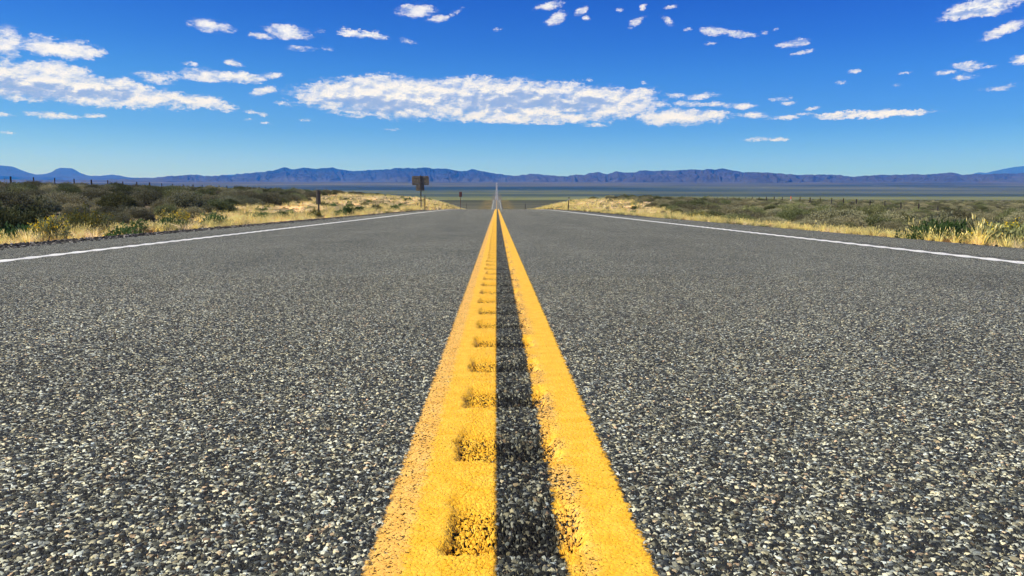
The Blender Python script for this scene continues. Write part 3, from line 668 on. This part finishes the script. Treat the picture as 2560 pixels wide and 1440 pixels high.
def make_bush(name, seed, rad, h, clumps, per, leaf, mat, **kw):
    V, F, paths = bush_arrays(seed, rad, h, clumps, per, leaf, **kw)
    root = mesh_np(name, V, F, [mat], link=False)
    fm = root.data
    sm = stems_mesh(paths, .011, .004); me = bpy.data.meshes.new('stem'); me.from_pydata(sm.v, [], sm.f); me.materials.append(BARK); me.update()
    return fm, me
def whole(fm, sm, name):
    """foliage and stems as one mesh, for plants too small in the picture to show their parts"""
    import bmesh
    bm = bmesh.new(); bm.from_mesh(fm); n = len(bm.faces); bm.from_mesh(sm)
    bm.faces.ensure_lookup_table()
    for f in bm.faces[n:]: f.material_index = 1
    me = bpy.data.meshes.new(name); bm.to_mesh(me); bm.free(); me.materials.append(fm.materials[0]); me.materials.append(sm.materials[0])
    return me

BUSH = []
for i, (rad, h, cl, per, lf, mt, kw) in enumerate([
        (.50, .42, 520, 22, .040, SAGE, dict(up=.5, ragged=.14)), (.44, .44, 460, 22, .038, SAGE, dict(up=.5, ragged=.18)), (.62, .42, 620, 22, .042, SAGE, dict(up=.5, ragged=.2)),
        (.38, .34, 380, 20, .035, OLIVE, dict(up=.5, ragged=.14)), (.54, .46, 560, 21, .043, OLIVE, dict(ragged=.22, up=.8)), (.30, .26, 280, 20, .032, SAGE, dict(up=.5, ragged=.14))]):
    f_, s_ = make_bush('sagebrush', 50 + i, rad, h, cl, per, lf, mt, **kw)
    BUSH.append((f_, s_, whole(f_, s_, 'sagebrush'), rad))

def in_view(x, y, margin=0.0):
    a = np.degrees(np.arctan2(x, y)); return (a > -35.5 - margin) & (a < 37.5 + margin)

# sagebrush positions on a jittered grid, denser close by; larger far-off clumps stand for the same scrub
def sites(step, y0, y1, seed, xmax=230):
    r = np.random.default_rng(seed)
    gx_ = np.arange(-xmax, xmax, step); gy_ = np.arange(y0, y1, step)
    X, Y = np.meshgrid(gx_, gy_); X = X.ravel() + r.uniform(-.5, .5, X.size) * step * .95; Y = Y.ravel() + r.uniform(-.5, .5, Y.size) * step * .95
    ax = np.abs(X); e = np.where(X < 0, grass_edge(Y, True), grass_edge(Y, False))
    e = e + (fbm(X / 3.0, Y / 5.0, 3, 61) - .5) * np.clip(e * .28, 1.2, 6)
    ok = (ax > e) & in_view(X, Y, 6)
    dens = fbm(X / 4., Y / 6., 3, 33); ok &= dens > np.where(Y < 26, .31, .40)
    return X[ok], Y[ok]
xa, ya = sites(1.22, 7.5, 45, 1, 50); xb, yb = sites(1.5, 45, 120, 2, 130); xc_, yc_ = sites(1.8, 120, 330, 3, 240)
bx = np.concatenate([xa, xb, xc_]); by = np.concatenate([ya, yb, yc_])
kl = (bx < 0) & (bx > -9.2) & (by < 11.4)            # room for the leaning shrub and the plants built one by one
bx, by = bx[~kl], by[~kl]
bs = .60 + .75 * rng.random(len(bx)) ** 1.5
bs *= np.where(by > 120, 1.15, 1.0)
bs = np.where((bx > 0) & (by < 20), np.minimum(bs, .82), bs); bs = np.where((bx < 0) & (by < 19), np.minimum(bs, .72), bs)
bi = rng.integers(0, len(BUSH), len(bx)); br = rng.random(len(bx)) * 6.283
bzz = ground_z(bx, by)
seen = in_view(bx, by, 0)
score = np.where(seen, np.hypot(bx, by) / bs, 1e9)
order = np.argsort(score); near_ids = order[:262]
NAMES_L = 'grey-green sagebrush clump in the dense scrub on the left side of the highway'
NAMES_R = 'grey-green sagebrush clump in the dense scrub on the right side of the highway'
small_mesh = {}
for q, i in enumerate(near_ids):
    k = int(bi[i]); f_, s_, w_, rad = BUSH[k]; left = bx[i] < 0
    loc = (float(bx[i]), float(by[i]), float(bzz[i]) - .02)
    if q < 60:
        root = bpy.data.objects.new('sagebrush', None); root.empty_display_size = .2; C.objects.link(root)
        for nm, me in (('foliage', f_), ('stem', s_)):
            c = bpy.data.objects.new(nm, me); C.objects.link(c); c.parent = root
    else:
        root = bpy.data.objects.new('sagebrush', w_); C.objects.link(root)
    root.location = loc; root.rotation_euler = (0, 0, float(br[i])); s = float(bs[i]); root.scale = (s, s, s * random.uniform(.85, 1.1))
    tag(root, NAMES_L if left else NAMES_R, 'sagebrush', 'sagebrush left of the road' if left else 'sagebrush right of the road')

def scatter(name, pts, rot, scl, idx, meshes, label_kind='stuff'):
    """one object whose points each carry one of the given meshes"""
    me = bpy.data.meshes.new(name); me.vertices.add(len(pts)); me.vertices.foreach_set('co', np.ascontiguousarray(pts, np.float32).ravel())
    for k2, v, t in (('rot', rot, 'FLOAT'), ('scl', scl, 'FLOAT'), ('idx', idx, 'INT')):
        at = me.attributes.new(k2, t, 'POINT'); at.data.foreach_set('value', np.ascontiguousarray(v, np.int32 if t == 'INT' else np.float32))
    me.update(); o = bpy.data.objects.new(name, me); C.objects.link(o)
    t = bpy.data.node_groups.new(name + '_scatter', 'GeometryNodeTree')
    t.interface.new_socket('Geometry', in_out='INPUT', socket_type='NodeSocketGeometry'); t.interface.new_socket('Geometry', in_out='OUTPUT', socket_type='NodeSocketGeometry')
    g = G(t); gi = g('NodeGroupInput'); jo = g('GeometryNodeJoinGeometry')
    def attr(n, ty):
        nd = g('GeometryNodeInputNamedAttribute', data_type=ty); nd.inputs['Name'].default_value = n; return nd.outputs[0]
    for src in reversed(meshes):
        oi = g('GeometryNodeObjectInfo', transform_space='ORIGINAL'); oi.inputs['Object'].default_value = src; oi.inputs['As Instance'].default_value = True
        g.l.new(oi.outputs['Geometry'], jo.inputs[0])
    rv = g('ShaderNodeCombineXYZ', {2: attr('rot', 'FLOAT')})
    mp = g('GeometryNodeMeshToPoints', {'Mesh': gi.outputs[0]})
    io = g('GeometryNodeInstanceOnPoints', {'Points': mp.outputs[0], 'Instance': jo.outputs[0], 'Instance Index': attr('idx', 'INT'), 'Rotation': rv.outputs[0], 'Scale': attr('scl', 'FLOAT')})
    io.inputs['Pick Instance'].default_value = True
    g('NodeGroupOutput', {0: io.outputs[0]})
    md = o.modifiers.new('scatter', 'NODES'); md.node_group = t
    return tag(o, kind='stuff')
def source(name, me, x, y, label, cat, group=None, s=1.0):
    o = bpy.data.objects.new(name, me); C.objects.link(o); o.location = (x, y, gz(x, y) - .01); o.scale = (s, s, s)
    return tag(o, label, cat, group)

# the six near clumps whose mesh the scrub repeats
SRC = []
for k, (f_, s_, w_, rad) in enumerate(BUSH):
    sel = [i for i in order[262:1200] if bi[i] == k and i >= 0][0]
    left = bx[sel] < 0
    o = bpy.data.objects.new('sagebrush', w_); C.objects.link(o); o.location = (bx[sel], by[sel], bzz[sel] - .02); o.rotation_euler = (0, 0, br[sel]); o.scale = (bs[sel],) * 3
    tag(o, NAMES_L if left else NAMES_R, 'sagebrush', 'sagebrush left of the road' if left else 'sagebrush right of the road'); SRC.append((o, sel))
rest = np.setdiff1d(np.arange(len(bx)), np.concatenate([near_ids, [s for _, s in SRC]]))
sb = scatter('sagebrush_scrub', np.stack([bx, by, bzz - .02], 1)[rest], br[rest], bs[rest], bi[rest], [o for o, _ in SRC])
tag(sb, 'far grey-green sagebrush scrub covering the flats on both sides of the highway', 'scrub')

# ------------------------------------------------------------------ grass
def tuft(seed, n, h, spread, mat, heads=False, w=.004, droop=.35):
    r = np.random.default_rng(seed); V = []; F = []
    for i in range(n):
        a = r.random() * 6.283; b = np.array([math.cos(a), math.sin(a), 0]) * r.random() ** .5 * spread * .35
        d = np.array([math.cos(a) * spread, math.sin(a) * spread, 0]) * (.3 + r.random()) ; hh = h * (.45 + .6 * r.random())
        s = np.array([-math.sin(a), math.cos(a), 0]); s = unit(s + r.normal(size=3) * .7) * w
        p1 = b + d * .35 + np.array([0, 0, hh * .55]); p2 = b + d * (1 + droop) + np.array([0, 0, hh])
        k = len(V); V += [b - s, b + s, p1 + s * .8, p1 - s * .8, p2]; F += [(k, k + 1, k + 2, k + 3), (k + 3, k + 2, k + 4, k + 4)]
        if heads and r.random() < .5:
            q = p2 + np.array([d[0] * .15, d[1] * .15, hh * .16]); k = len(V)
            V += [p2 - s * 1.6 - np.array([0, 0, hh * .06]), p2 + s * 1.6, q, p2 - s * 2.2 + np.array([0, 0, hh * .07])]; F += [(k, k + 1, k + 2, k + 3)]
    me = bpy.data.meshes.new('bunchgrass'); me.from_pydata([tuple(v) for v in V], [], [tuple(dict.fromkeys(f)) for f in F]); me.materials.append(mat); me.update()
    return me
TUFTS = [tuft(1, 46, .26, .10, STRAW), tuft(2, 60, .34, .12, GOLD, True), tuft(3, 44, .22, .14, STRAW), tuft(4, 52, .30, .10, GOLD, True, droop=.2),
         tuft(5, 34, .24, .12, RUST), tuft(6, 44, .22, .12, OLIVE), tuft(7, 60, .20, .22, STRAW, w=.006)]
tsrc = []
for k, (me, x, y, lb) in enumerate([(TUFTS[0], -5.5, 8.8, 'short straw-coloured grass tuft beside the dark gravel berm, near the left edge'),
        (TUFTS[1], 5.35, 8.1, 'golden grass tuft with seed heads near the right edge, touching the asphalt'),
        (TUFTS[2], -5.5, 10.2, 'sparse straw tuft just left of the gravel berm, behind the yellow-topped weed'),
        (TUFTS[3], 5.5, 9.6, 'upright golden tuft between the asphalt and the green weed on the right'),
        (TUFTS[4], -5.35, 11.6, 'rusty brown dry weed tuft at the gravel edge on the left'),
        (TUFTS[5], 5.45, 10.6, 'olive green tuft in the golden verge grass on the right'),
        (TUFTS[6], -5.9, 14.2, 'low spreading straw tuft in the left verge')]):
    tsrc.append(source('bunchgrass', me, x, y, lb, 'grass tuft'))
gx_, gy_, gs_, gi_ = [], [], [], []
def add_grass(step, y0, y1, seed, scale, xin=.0, p=1.0):
    r = np.random.default_rng(seed)
    X, Y = np.meshgrid(np.arange(-40, 36, step), np.arange(y0, y1, step)); X = X.ravel() + r.uniform(-.6, .6, X.size) * step; Y = Y.ravel() + r.uniform(-.6, .6, Y.size) * step
    e = np.where(X < 0, grass_edge(Y, True) + 1.0, grass_edge(Y, False) + 1.0) + (fbm(X / 2., Y / 4., 3, 77) - .5) * 3
    inner = np.where(X < 0, 5.02, 4.98) + (fbm(X * 0, Y / 1.3, 3, 5) - .5) * .35
    ok = (np.abs(X) > inner) & (np.abs(X) < e) & in_view(X, Y, 5) & (r.random(X.size) < p)
    dn = fbm(X / 1.6, Y / 2.6, 3, 91); ok &= dn > .40
    X, Y, dn = X[ok], Y[ok], dn[ok]
    q = r.random(X.size); col = fbm(X / 3., Y / 5., 3, 101)
    # straw on the left, more golden on the right; rusty weeds hug the shoulder
    idx = np.where(q < .30, 0, np.where(q < .5, 2, np.where(q < .80, 1, 3)))
    idx = np.where(X > 0, np.where(q < .25, 0, np.where(q < .62, 1, 3)), idx)
    near = np.abs(X) < inner[ok] + .5
    idx = np.where(near & (r.random(X.size) < .26), 4, idx)
    idx = np.where((col > .50) & (r.random(X.size) < .6), 5, idx)
    idx = np.where((np.abs(X) > 8) & (r.random(X.size) < .35), 6, idx)
    tall = np.where((X > 0) & (np.abs(X) < 7), .86, 1.0)
    gx_.append(X); gy_.append(Y); gs_.append(scale * tall * (.6 + .6 * r.random(X.size))); gi_.append(idx)
add_grass(.135, 6.4, 16, 1, .56); add_grass(.19, 16, 30, 2, .62); add_grass(.30, 30, 62, 3, .75); add_grass(.55, 62, 170, 4, 1.0)
gx_, gy_, gs_, gi_ = map(np.concatenate, (gx_, gy_, gs_, gi_))
go = scatter('dry_grass', np.stack([gx_, gy_, ground_z(gx_, gy_) - .01], 1), rng.random(len(gx_)) * 6.283, gs_, gi_, tsrc)
tag(go, 'straw and golden dry grass growing along both verges and cut banks', 'grass')
print('bushes', len(bx), 'tufts', len(gx_))

# grass tufts on the outer scrub floor
# ------------------------------------------------------------------ plants one by one
def plant(name, x, y, seed, rad, h, clumps, per, leaf, mat, label, cat, top=None, group=None, lean=(0, 0), up=.9, ragged=.25, stemc=None):
    root = empty(name, (x, y, gz(x, y) - .01), random.random() * 0, label=label, cat=cat, group=group)
    V, F, paths = bush_arrays(seed, rad, h, clumps, per, leaf, lean=lean, up=up, ragged=ragged)
    mesh_np('foliage', V, F, [mat], parent=root)
    stems_mesh(paths, .008, .003).build('stem', stemc or BARK, root)
    if top:
        r = np.random.default_rng(seed + 5); c = V.reshape(-1, 4, 3)[:, 2]; c = c[c[:, 2] > h * .55]; c = c[r.choice(len(c), min(top, len(c)), replace=False)]
        pos = np.repeat(c, 7, 0) + r.normal(size=(len(c) * 7, 3)) * .016
        V2, F2 = leaves(pos, unit(r.normal(size=pos.shape) + np.array([0, 0, .6])), np.full(len(pos), .022), np.full(len(pos), .007), r)
        mesh_np('flowers', V2, F2, [YELLOW], parent=root)
    return root
P1 = [
 ('weed', -5.62, 9.45, 1, .20, .30, 60, 9, .06, OLIVE, 'yellow-tipped upright green weed at the left gravel edge, tallest of the verge weeds there', 'weed', 60),
 ('weed', -6.25, 9.9, 2, .24, .20, 60, 9, .07, GREEN, 'low soft grey-green weed in front of the dark leaning shrub', 'weed', None),
 ('weed', -5.45, 10.9, 3, .17, .17, 46, 8, .05, GREEN, 'small dark green weed behind the yellow-tipped weed, beside the gravel', 'weed', None),
 ('weed', -5.7, 11.9, 4, .18, .20, 46, 8, .05, GREEN, 'bright green leafy weed at the left verge, next after the small dark one', 'weed', None),
 ('rabbitbrush', -6.9, 12.6, 5, .36, .36, 120, 10, .06, OLIVE, 'olive rabbitbrush with ochre flower tops against the dark sagebrush on the left', 'rabbitbrush', 130),
 ('rabbitbrush', -7.9, 11.6, 6, .34, .36, 120, 10, .06, OLIVE, 'rabbitbrush with ochre flowers nearest to the leaning shrub', 'rabbitbrush', 110),
 ('weed', -6.6, 15.2, 7, .26, .24, 70, 9, .06, GREEN, 'round green weed in the straw grass on the left, nearer of two', 'weed', None),
 ('weed', -6.3, 16.8, 8, .28, .26, 70, 9, .06, GREEN, 'round green weed in the straw grass on the left, farther of two', 'weed', None),
 ('rabbitbrush', -7.9, 18.5, 9, .34, .30, 100, 10, .06, OLIVE, 'mustard-topped rabbitbrush where scrub meets straw grass, left of the pale clearing', 'rabbitbrush', 120),
 ('shrub', -6.9, 22.0, 10, .30, .26, 90, 12, .05, GREEN, 'rounded dark green shrub on pale grass, left one of the pair before the marker post', 'shrub', None),
 ('shrub', -6.9, 24.0, 11, .32, .30, 90, 12, .05, GREEN, 'rounded dark green shrub on pale grass, right one of the pair before the marker post', 'shrub', None),
 ('rabbitbrush', -5.75, 23.6, 12, .20, .27, 60, 9, .06, OLIVE, 'yellow flowering rabbitbrush at the foot of the grey marker post', 'rabbitbrush', 90),
 ('shrub', -5.55, 26.6, 13, .26, .30, 80, 11, .06, GREEN, 'green shrub just right of the grey marker post', 'shrub', None),
 ('shrub', -5.9, 29.5, 14, .30, .36, 90, 11, .07, GREEN, 'tall blue-green shrub standing in the gold grass beyond the marker post', 'shrub', None),
 ('shrub', -6.2, 33.5, 15, .34, .38, 90, 11, .07, GREEN, 'wide blue-green shrub, second beyond the marker post', 'shrub', None),
 ('shrub', -6.6, 41, 16, .40, .36, 90, 11, .08, OLIVE, 'yellow-green shrub low on the cut bank midway to the big sign', 'shrub', None),
 ('shrub', -6.0, 44, 17, .34, .34, 80, 11, .08, GREEN, 'dark green shrub low on the bank just before the big sign', 'shrub', None),
 ('weed', 5.45, 8.95, 20, .34, .24, 110, 10, .07, GREEN, 'bright green sprawling weed at the right edge of the asphalt', 'weed', None),
 ('weed', 5.75, 8.35, 21, .26, .28, 80, 9, .08, OLIVE, 'straggly olive weed with yellow tips right beside the bright green weed', 'weed', 40),
 ('rabbitbrush', 7.0, 9.9, 22, .42, .34, 150, 11, .06, OLIVE, 'rabbitbrush with a bright yellow flowering side behind the pale grass on the right', 'rabbitbrush', 220),
 ('sagebrush', 6.15, 10.0, 23, .55, .33, 220, 14, .075, SAGE, 'wide pale grey sagebrush directly behind the green weed on the right verge', 'sagebrush', None),
 ('rabbitbrush', 7.9, 29, 24, .42, .34, 110, 10, .08, OLIVE, 'lone yellow-green rabbitbrush on the golden mound edge on the right', 'rabbitbrush', 130),
 ('sagebrush', 7.7, 9.5, 25, .60, .36, 240, 14, .08, OLIVE, 'tall olive sagebrush at the right edge behind the flowering rabbitbrush', 'sagebrush', None),
]
for nm, x, y, sd_, rad, h, cl_, per, lf, mt, lb, ct, tp in P1:
    if nm == 'shrub': rad *= .72; h *= .8
    cl_ = int(cl_ * 1.7); per = int(per * 1.4); lf *= .62
    plant(nm, x, y, sd_, rad, h, cl_, per, lf, mt, lb, ct, tp, up=1.6 if nm == 'weed' else .9)
# the dark wind-bent shrub at the left edge: arching pale branches over black shade
sh = empty('leaning_shrub', (-6.95, 10.35, gz(-6.95, 10.35)), label='dark wind-bent shrub with pale arching branches at the left edge', cat='shrub')
V, F, paths = bush_arrays(301, .50, .38, 560, 22, .045, lean=(.35, .0), ragged=.35, up=1.0)
mesh_np('foliage', V, F, [OLIVE], parent=sh); stems_mesh(paths, .013, .004).build('stem', BARK, sh)
mb = MB(); r_ = random.Random(4)
for k in range(9):
    a = r_.uniform(-.5, .5); L = r_.uniform(.4, .62); z0 = r_.uniform(.02, .10)
    mb.tube([(-.5 + .9 * t * L * 1.6, -.42 + .1 * a - .12 * t, z0 + (.30 + .1 * a) * t ** 1.6 + .05 * math.sin(5 * t + k)) for t in (0, .25, .5, .75, 1)], [.010, .009, .008, .006, .003], 5)
mb.build('branch', leaf_mat('pale_branch', (.38, .33, .16), (.46, .41, .22), (.52, .46, .28), 0), sh, smooth=True)
# small dark tufts dotted over the cut banks
dm = whole(*make_bush('bank_shrub', 400, .22, .2, 50, 10, .06, GREEN), 'bank_shrub'); dm2 = whole(*make_bush('bank_shrub', 401, .26, .17, 50, 10, .06, OLIVE), 'bank_shrub')
rb = np.random.default_rng(8); cnt = 0
while cnt < 64:
    left = rb.random() < .72; y = 24 + 100 * rb.random() ** 1.2; e = float(grass_edge(y, left)); x = (5.6 + (e - 6.0) * rb.random()) * (-1 if left else 1)
    if not left and y < 40: continue
    if abs(x) < 7.4 and y < 46: continue
    o = bpy.data.objects.new('bank_shrub', (dm, dm2)[cnt % 2]); C.objects.link(o); s = rb.uniform(.5, .95) * (1 + y / 160); o.location = (x, y, gz(x, y) - .01); o.scale = (s, s, s); o.rotation_euler = (0, 0, rb.random() * 6)
    tag(o, 'small dark green shrub dotted on the straw-coloured bank left of the highway' if left else 'small dark green shrub dotted on the golden mound right of the highway', 'shrub', 'shrubs on the left bank' if left else 'shrubs on the right mound'); cnt += 1

# ------------------------------------------------------------------ gravel berm: loose dark chips along the pavement edge
def gravel():
    r = np.random.default_rng(3); Vs = []; Fs = []; n0 = 0
    ico = np.array([(0, 0, 1), (.9, 0, .4), (.28, .85, .4), (-.72, .53, .4), (-.72, -.53, .4), (.28, -.85, .4), (0, 0, -.4)])
    fi = np.array([(0, 1, 2), (0, 2, 3), (0, 3, 4), (0, 4, 5), (0, 5, 1), (6, 2, 1), (6, 3, 2), (6, 4, 3), (6, 5, 4), (6, 1, 5)])
    for left, n, w in ((True, 34000, .34), (False, 4200, .20)):
        y = 6 + 44 * r.random(n) ** 1.7; u = r.normal(size=n) * w * .38
        x = np.where(left, -(4.74 + .06 + u), 4.90 + u * .8); h = np.maximum(0, .06 * (1 - (u / w / .75) ** 2)) * (1 if left else .35)
        s = (.006 + .012 * r.random(n) ** 1.6) * (1 if left else .75) * (1 + y / 60)
        base = np.stack([x, y, np.maximum(ground_z(x, y), np.where(np.abs(x - .125) < 4.69, road_z(y), -99)) + h * r.random(n)], 1)
        V = ico[None] * s[:, None, None] * (.7 + .6 * r.random((n, 1, 3))) + r.normal(size=(n, 7, 3)) * s[:, None, None] * .16
        a = r.random(n) * 6.283; c, sn = np.cos(a)[:, None], np.sin(a)[:, None]
        V = np.stack([V[..., 0] * c - V[..., 1] * sn, V[..., 0] * sn + V[..., 1] * c, V[..., 2] * .75], -1) + base[:, None]
        Vs.append(V.reshape(-1, 3)); Fs.append((fi[None] + (np.arange(n) * 7)[:, None, None]).reshape(-1, 3) + n0); n0 += n * 7
    m, g = material('dark_gravel'); geo = g('ShaderNodeNewGeometry')
    col = g.ramp(geo.outputs['Random Per Island'], [(0, (.020, .019, .016)), (.5, (.048, .045, .038)), (.75, (.12, .115, .095)), (.9, (.30, .28, .23)), (1, (.50, .46, .38))])
    finish(g, col, .8)
    o = mesh_np('gravel', np.concatenate(Vs), np.concatenate(Fs), [m]); tag(o, 'dark loose gravel chips lying along the pavement edges', 'gravel', kind='stuff')
gravel()

# ------------------------------------------------------------------ roadside furniture
def metal_mat(name, col, rough=.5, metal=.4, var=.25):
    m, g = material(name); geo = g('ShaderNodeTexCoord')
    n = g.noise(geo.outputs['Object'], 6, 5, .6); n2 = g.noise(g.v('MULTIPLY', geo.outputs['Object'], (30, 30, 3)), 1, 4, .6)
    c = g.mix(g.ss(n, .35, .65), tuple(q * (1 - var) for q in col), tuple(min(1, q * (1 + var)) for q in col))
    c = g.mix(g.m('MULTIPLY', g.ss(n2, .55, .75), .3), c, (.10, .06, .035))
    finish(g, c, rough, metallic=metal, spec=.3); return m
ALU = metal_mat('sign_back', (.17, .145, .10), .55, .25); STEEL = metal_mat('galvanised_post', (.15, .14, .12), .6, .3)
BROWN = metal_mat('brown_fibre_post', (.045, .032, .022), .7, 0); BLACK = metal_mat('black_cap', (.012, .012, .012), .6, 0); GREYP = metal_mat('reflector', (.34, .33, .33), .5, 0)
RED = metal_mat('orange_red_plastic', (.75, .13, .05), .5, 0, .1); WHITE = metal_mat('white_plastic', (.8, .78, .74), .5, 0, .05); RUSTY = metal_mat('weathered_red', (.20, .085, .06), .6, .1)
WOODP = metal_mat('fence_post', (.035, .026, .022), .85, 0, .4); WIRE = metal_mat('wire', (.12, .11, .10), .6, .5)
def u_post(mb, x, y, z0, z1, w=.055, d=.03, t=.008):
    mb.prism([(x - w / 2, y - d), (x - w / 2 + t, y - d), (x - w / 2 + t, y - t), (x + w / 2 - t, y - t), (x + w / 2 - t, y - d), (x + w / 2, y - d), (x + w / 2, y), (x - w / 2, y)], z0, z1)
# big sign seen from behind
x, y = -5.75, 56.5; z0 = gz(x, y)
s = empty('road_sign', (x, y, z0), label='tall steel post with wide rounded sign above a square plaque, seen from behind', cat='road sign')
top = 2.52 - z0
mb = MB(); u_post(mb, .03, -.012, -.3, top + .03, .085, .05, .012); mb.build('post', STEEL, s)
mb = MB(); mb.plate((0, .008, top - .36), 1.28, .68, .09, .008); p = mb.build('sign_panel', ALU, s)
mb = MB(); [mb.box((0, -.004, top - .36 + q), (1.16, .014, .035)) for q in (-.22, .22)]; [mb.tube([(0.03, -.07, top - .36 + q), (0.03, .0, top - .36 + q)], .014, 6) for q in (-.22, .22)]; mb.build('bracket', STEEL, p)
mb = MB(); mb.plate((-.02, .008, top - .91), .62, .42, .03, .006); p = mb.build('plaque', ALU, s)
mb = MB(); mb.box((0, -.004, top - .91), (.5, .012, .03)); mb.build('bracket', STEEL, p)
# mile marker close by on the left
x, y = -6.0, 25.2; z0 = gz(x, y)
s = empty('mile_marker', (x, y, z0), label='short grey post with narrow vertical plate, in straw grass on the left', cat='marker post')
top = .87 - z0
mb = MB(); u_post(mb, .012, -.01, -.2, top + .01, .05, .032, .008); mb.build('post', STEEL, s)
mb = MB(); mb.plate((0, .004, top - .24), .155, .48, .012, .004); p = mb.build('plate', ALU, s)
mb = MB(); [mb.tube([(.012, -.045, top - .24 + q), (.012, .0, top - .24 + q)], .007, 6) for q in (-.17, .17)]; mb.build('bolt', STEEL, p)
# slim delineator by the big sign
def slim(x, y, ztop, label, lean=0.0, capped=True, wid=.075):
    z0 = gz(x, y); s = empty('delineator', (x, y, z0), label=label, cat='delineator post'); s.rotation_euler = (0, lean, 0)
    h = ztop - z0
    mb = MB(); mb.prism([(-wid / 2, 0), (-wid / 4, -.012), (wid / 4, -.012), (wid / 2, 0), (wid / 4, .006), (-wid / 4, .006)], -.15, h - (.06 if capped else 0)); mb.build('post', BROWN, s)
    if capped:
        mb = MB(); mb.box((0, 0, h - .025), (wid * 1.15, .03, .07)); mb.build('cap', BLACK, s, bevel=.008)
        mb = MB(); mb.box((0, -.010, h - .14), (wid * 1.02, .018, .14)); mb.build('reflector', GREYP, s, bevel=.004)
    else:
        mb = MB(); mb.box((0, -.0105, h - .09), (wid * .8, .008, .11)); mb.build('reflector', STEEL, s)
    return s
slim(-5.0, 52, .98, 'dark slim post just right of the big sign on the left shoulder', 0, False)
slim(5.196, 54, .88, 'leaning black-capped slim post on the right shoulder before the golden mound', .045)
slim(4.912, 128, .5, 'thin far post right of the road just past the crest', 0, False, .10)
slim(-4.784, 118, .5, 'thin far post left of the road past the crest, right of the small reddish sign', 0, False, .05)
# small far sign
x, y = -5.418, 112; z0 = gz(x, y)
s = empty('warning_sign', (x, y, z0), label='small narrow reddish sign on a thin pole beyond the crest, left of the far road', cat='road sign')
top = EYE + 1.816 - z0
mb = MB(); u_post(mb, 0, -.012, -.3, top, .07, .04, .01); mb.build('post', RUSTY, s)
mb = MB(); mb.plate((0, .006, top - .37), .44, .74, .06, .006); p = mb.build('sign_panel', RUSTY, s)
mb = MB(); [mb.box((0, -.004, top - .37 + q), (.34, .012, .03)) for q in (-.2, .2)]; mb.build('bracket', STEEL, p)
# red and white marker in the right fence line
x, y = 64.848, 163; z0 = gz(x, y)
s = empty('pipeline_marker', (x, y, z0), label='small orange-red topped white marker among the dark posts of the right fence', cat='marker post')
top = EYE + 1.674 - z0
mb = MB(); mb.tube([(0, 0, -.1), (0, 0, top * .6)], .07, 10); mb.build('post', WHITE, s, smooth=False)
mb = MB(); mb.tube([(0, 0, top * .58), (0, 0, top * .80), (0, 0, top)], [.11, .11, .05], 10); mb.build('cap', RED, s)

# ------------------------------------------------------------------ right-of-way fences
def fence(X, ks, y0, dy, tops, label, hh, nm):
    f = empty('wire_fence', (X, y0, gz(X, y0)), label=label, cat='fence'); f.rotation_euler = (0, 0, 0)
    base = Vector(f.location); lines = {q: [] for q in (.3, .6, .88)}; r = random.Random(3)
    for k in ks:
        y = y0 + k * dy; z = gz(X, y); ztop = float(np.interp(y, tops[0], tops[1])) + r.uniform(-.06, .06)
        w = r.uniform(.075, .10) if k % 4 else .12
        mb = MB(); lx = r.uniform(-.05, .05)
        mb.tube([(0, y - y0, z - .2 - base.z), (lx * .5, y - y0, (z + ztop) / 2 - base.z), (lx, y - y0, ztop - base.z)], [w, w * .95, w * .9], 7)
        mb.build('post', WOODP, f)
        for q in lines: lines[q].append((lx * q, y - y0, z + (ztop - z) * q - base.z))
    for q in lines: 
        mb = MB(); mb.tube(lines[q], .004, 3); mb.build('wire', WIRE, f)
    return f
D = 5.0
fence(-65, range(-3, 26), 101.3, D, ([85, 101, 131, 151, 172, 230], [4.0, 4.1, 4.35, 4.4, 4.65, 5.4]), 'line of dark posts along the scrub skyline on the left', 1.2, 'l')
fence(65, range(-2, 32), 93.4, D, ([85, 93, 113, 123, 138, 158, 173, 240], [-1.1, -.83, .38, .88, 1.42, 1.88, 2.05, 2.6]), 'line of dark posts crossing the sagebrush flat on the right', 1.2, 'r')
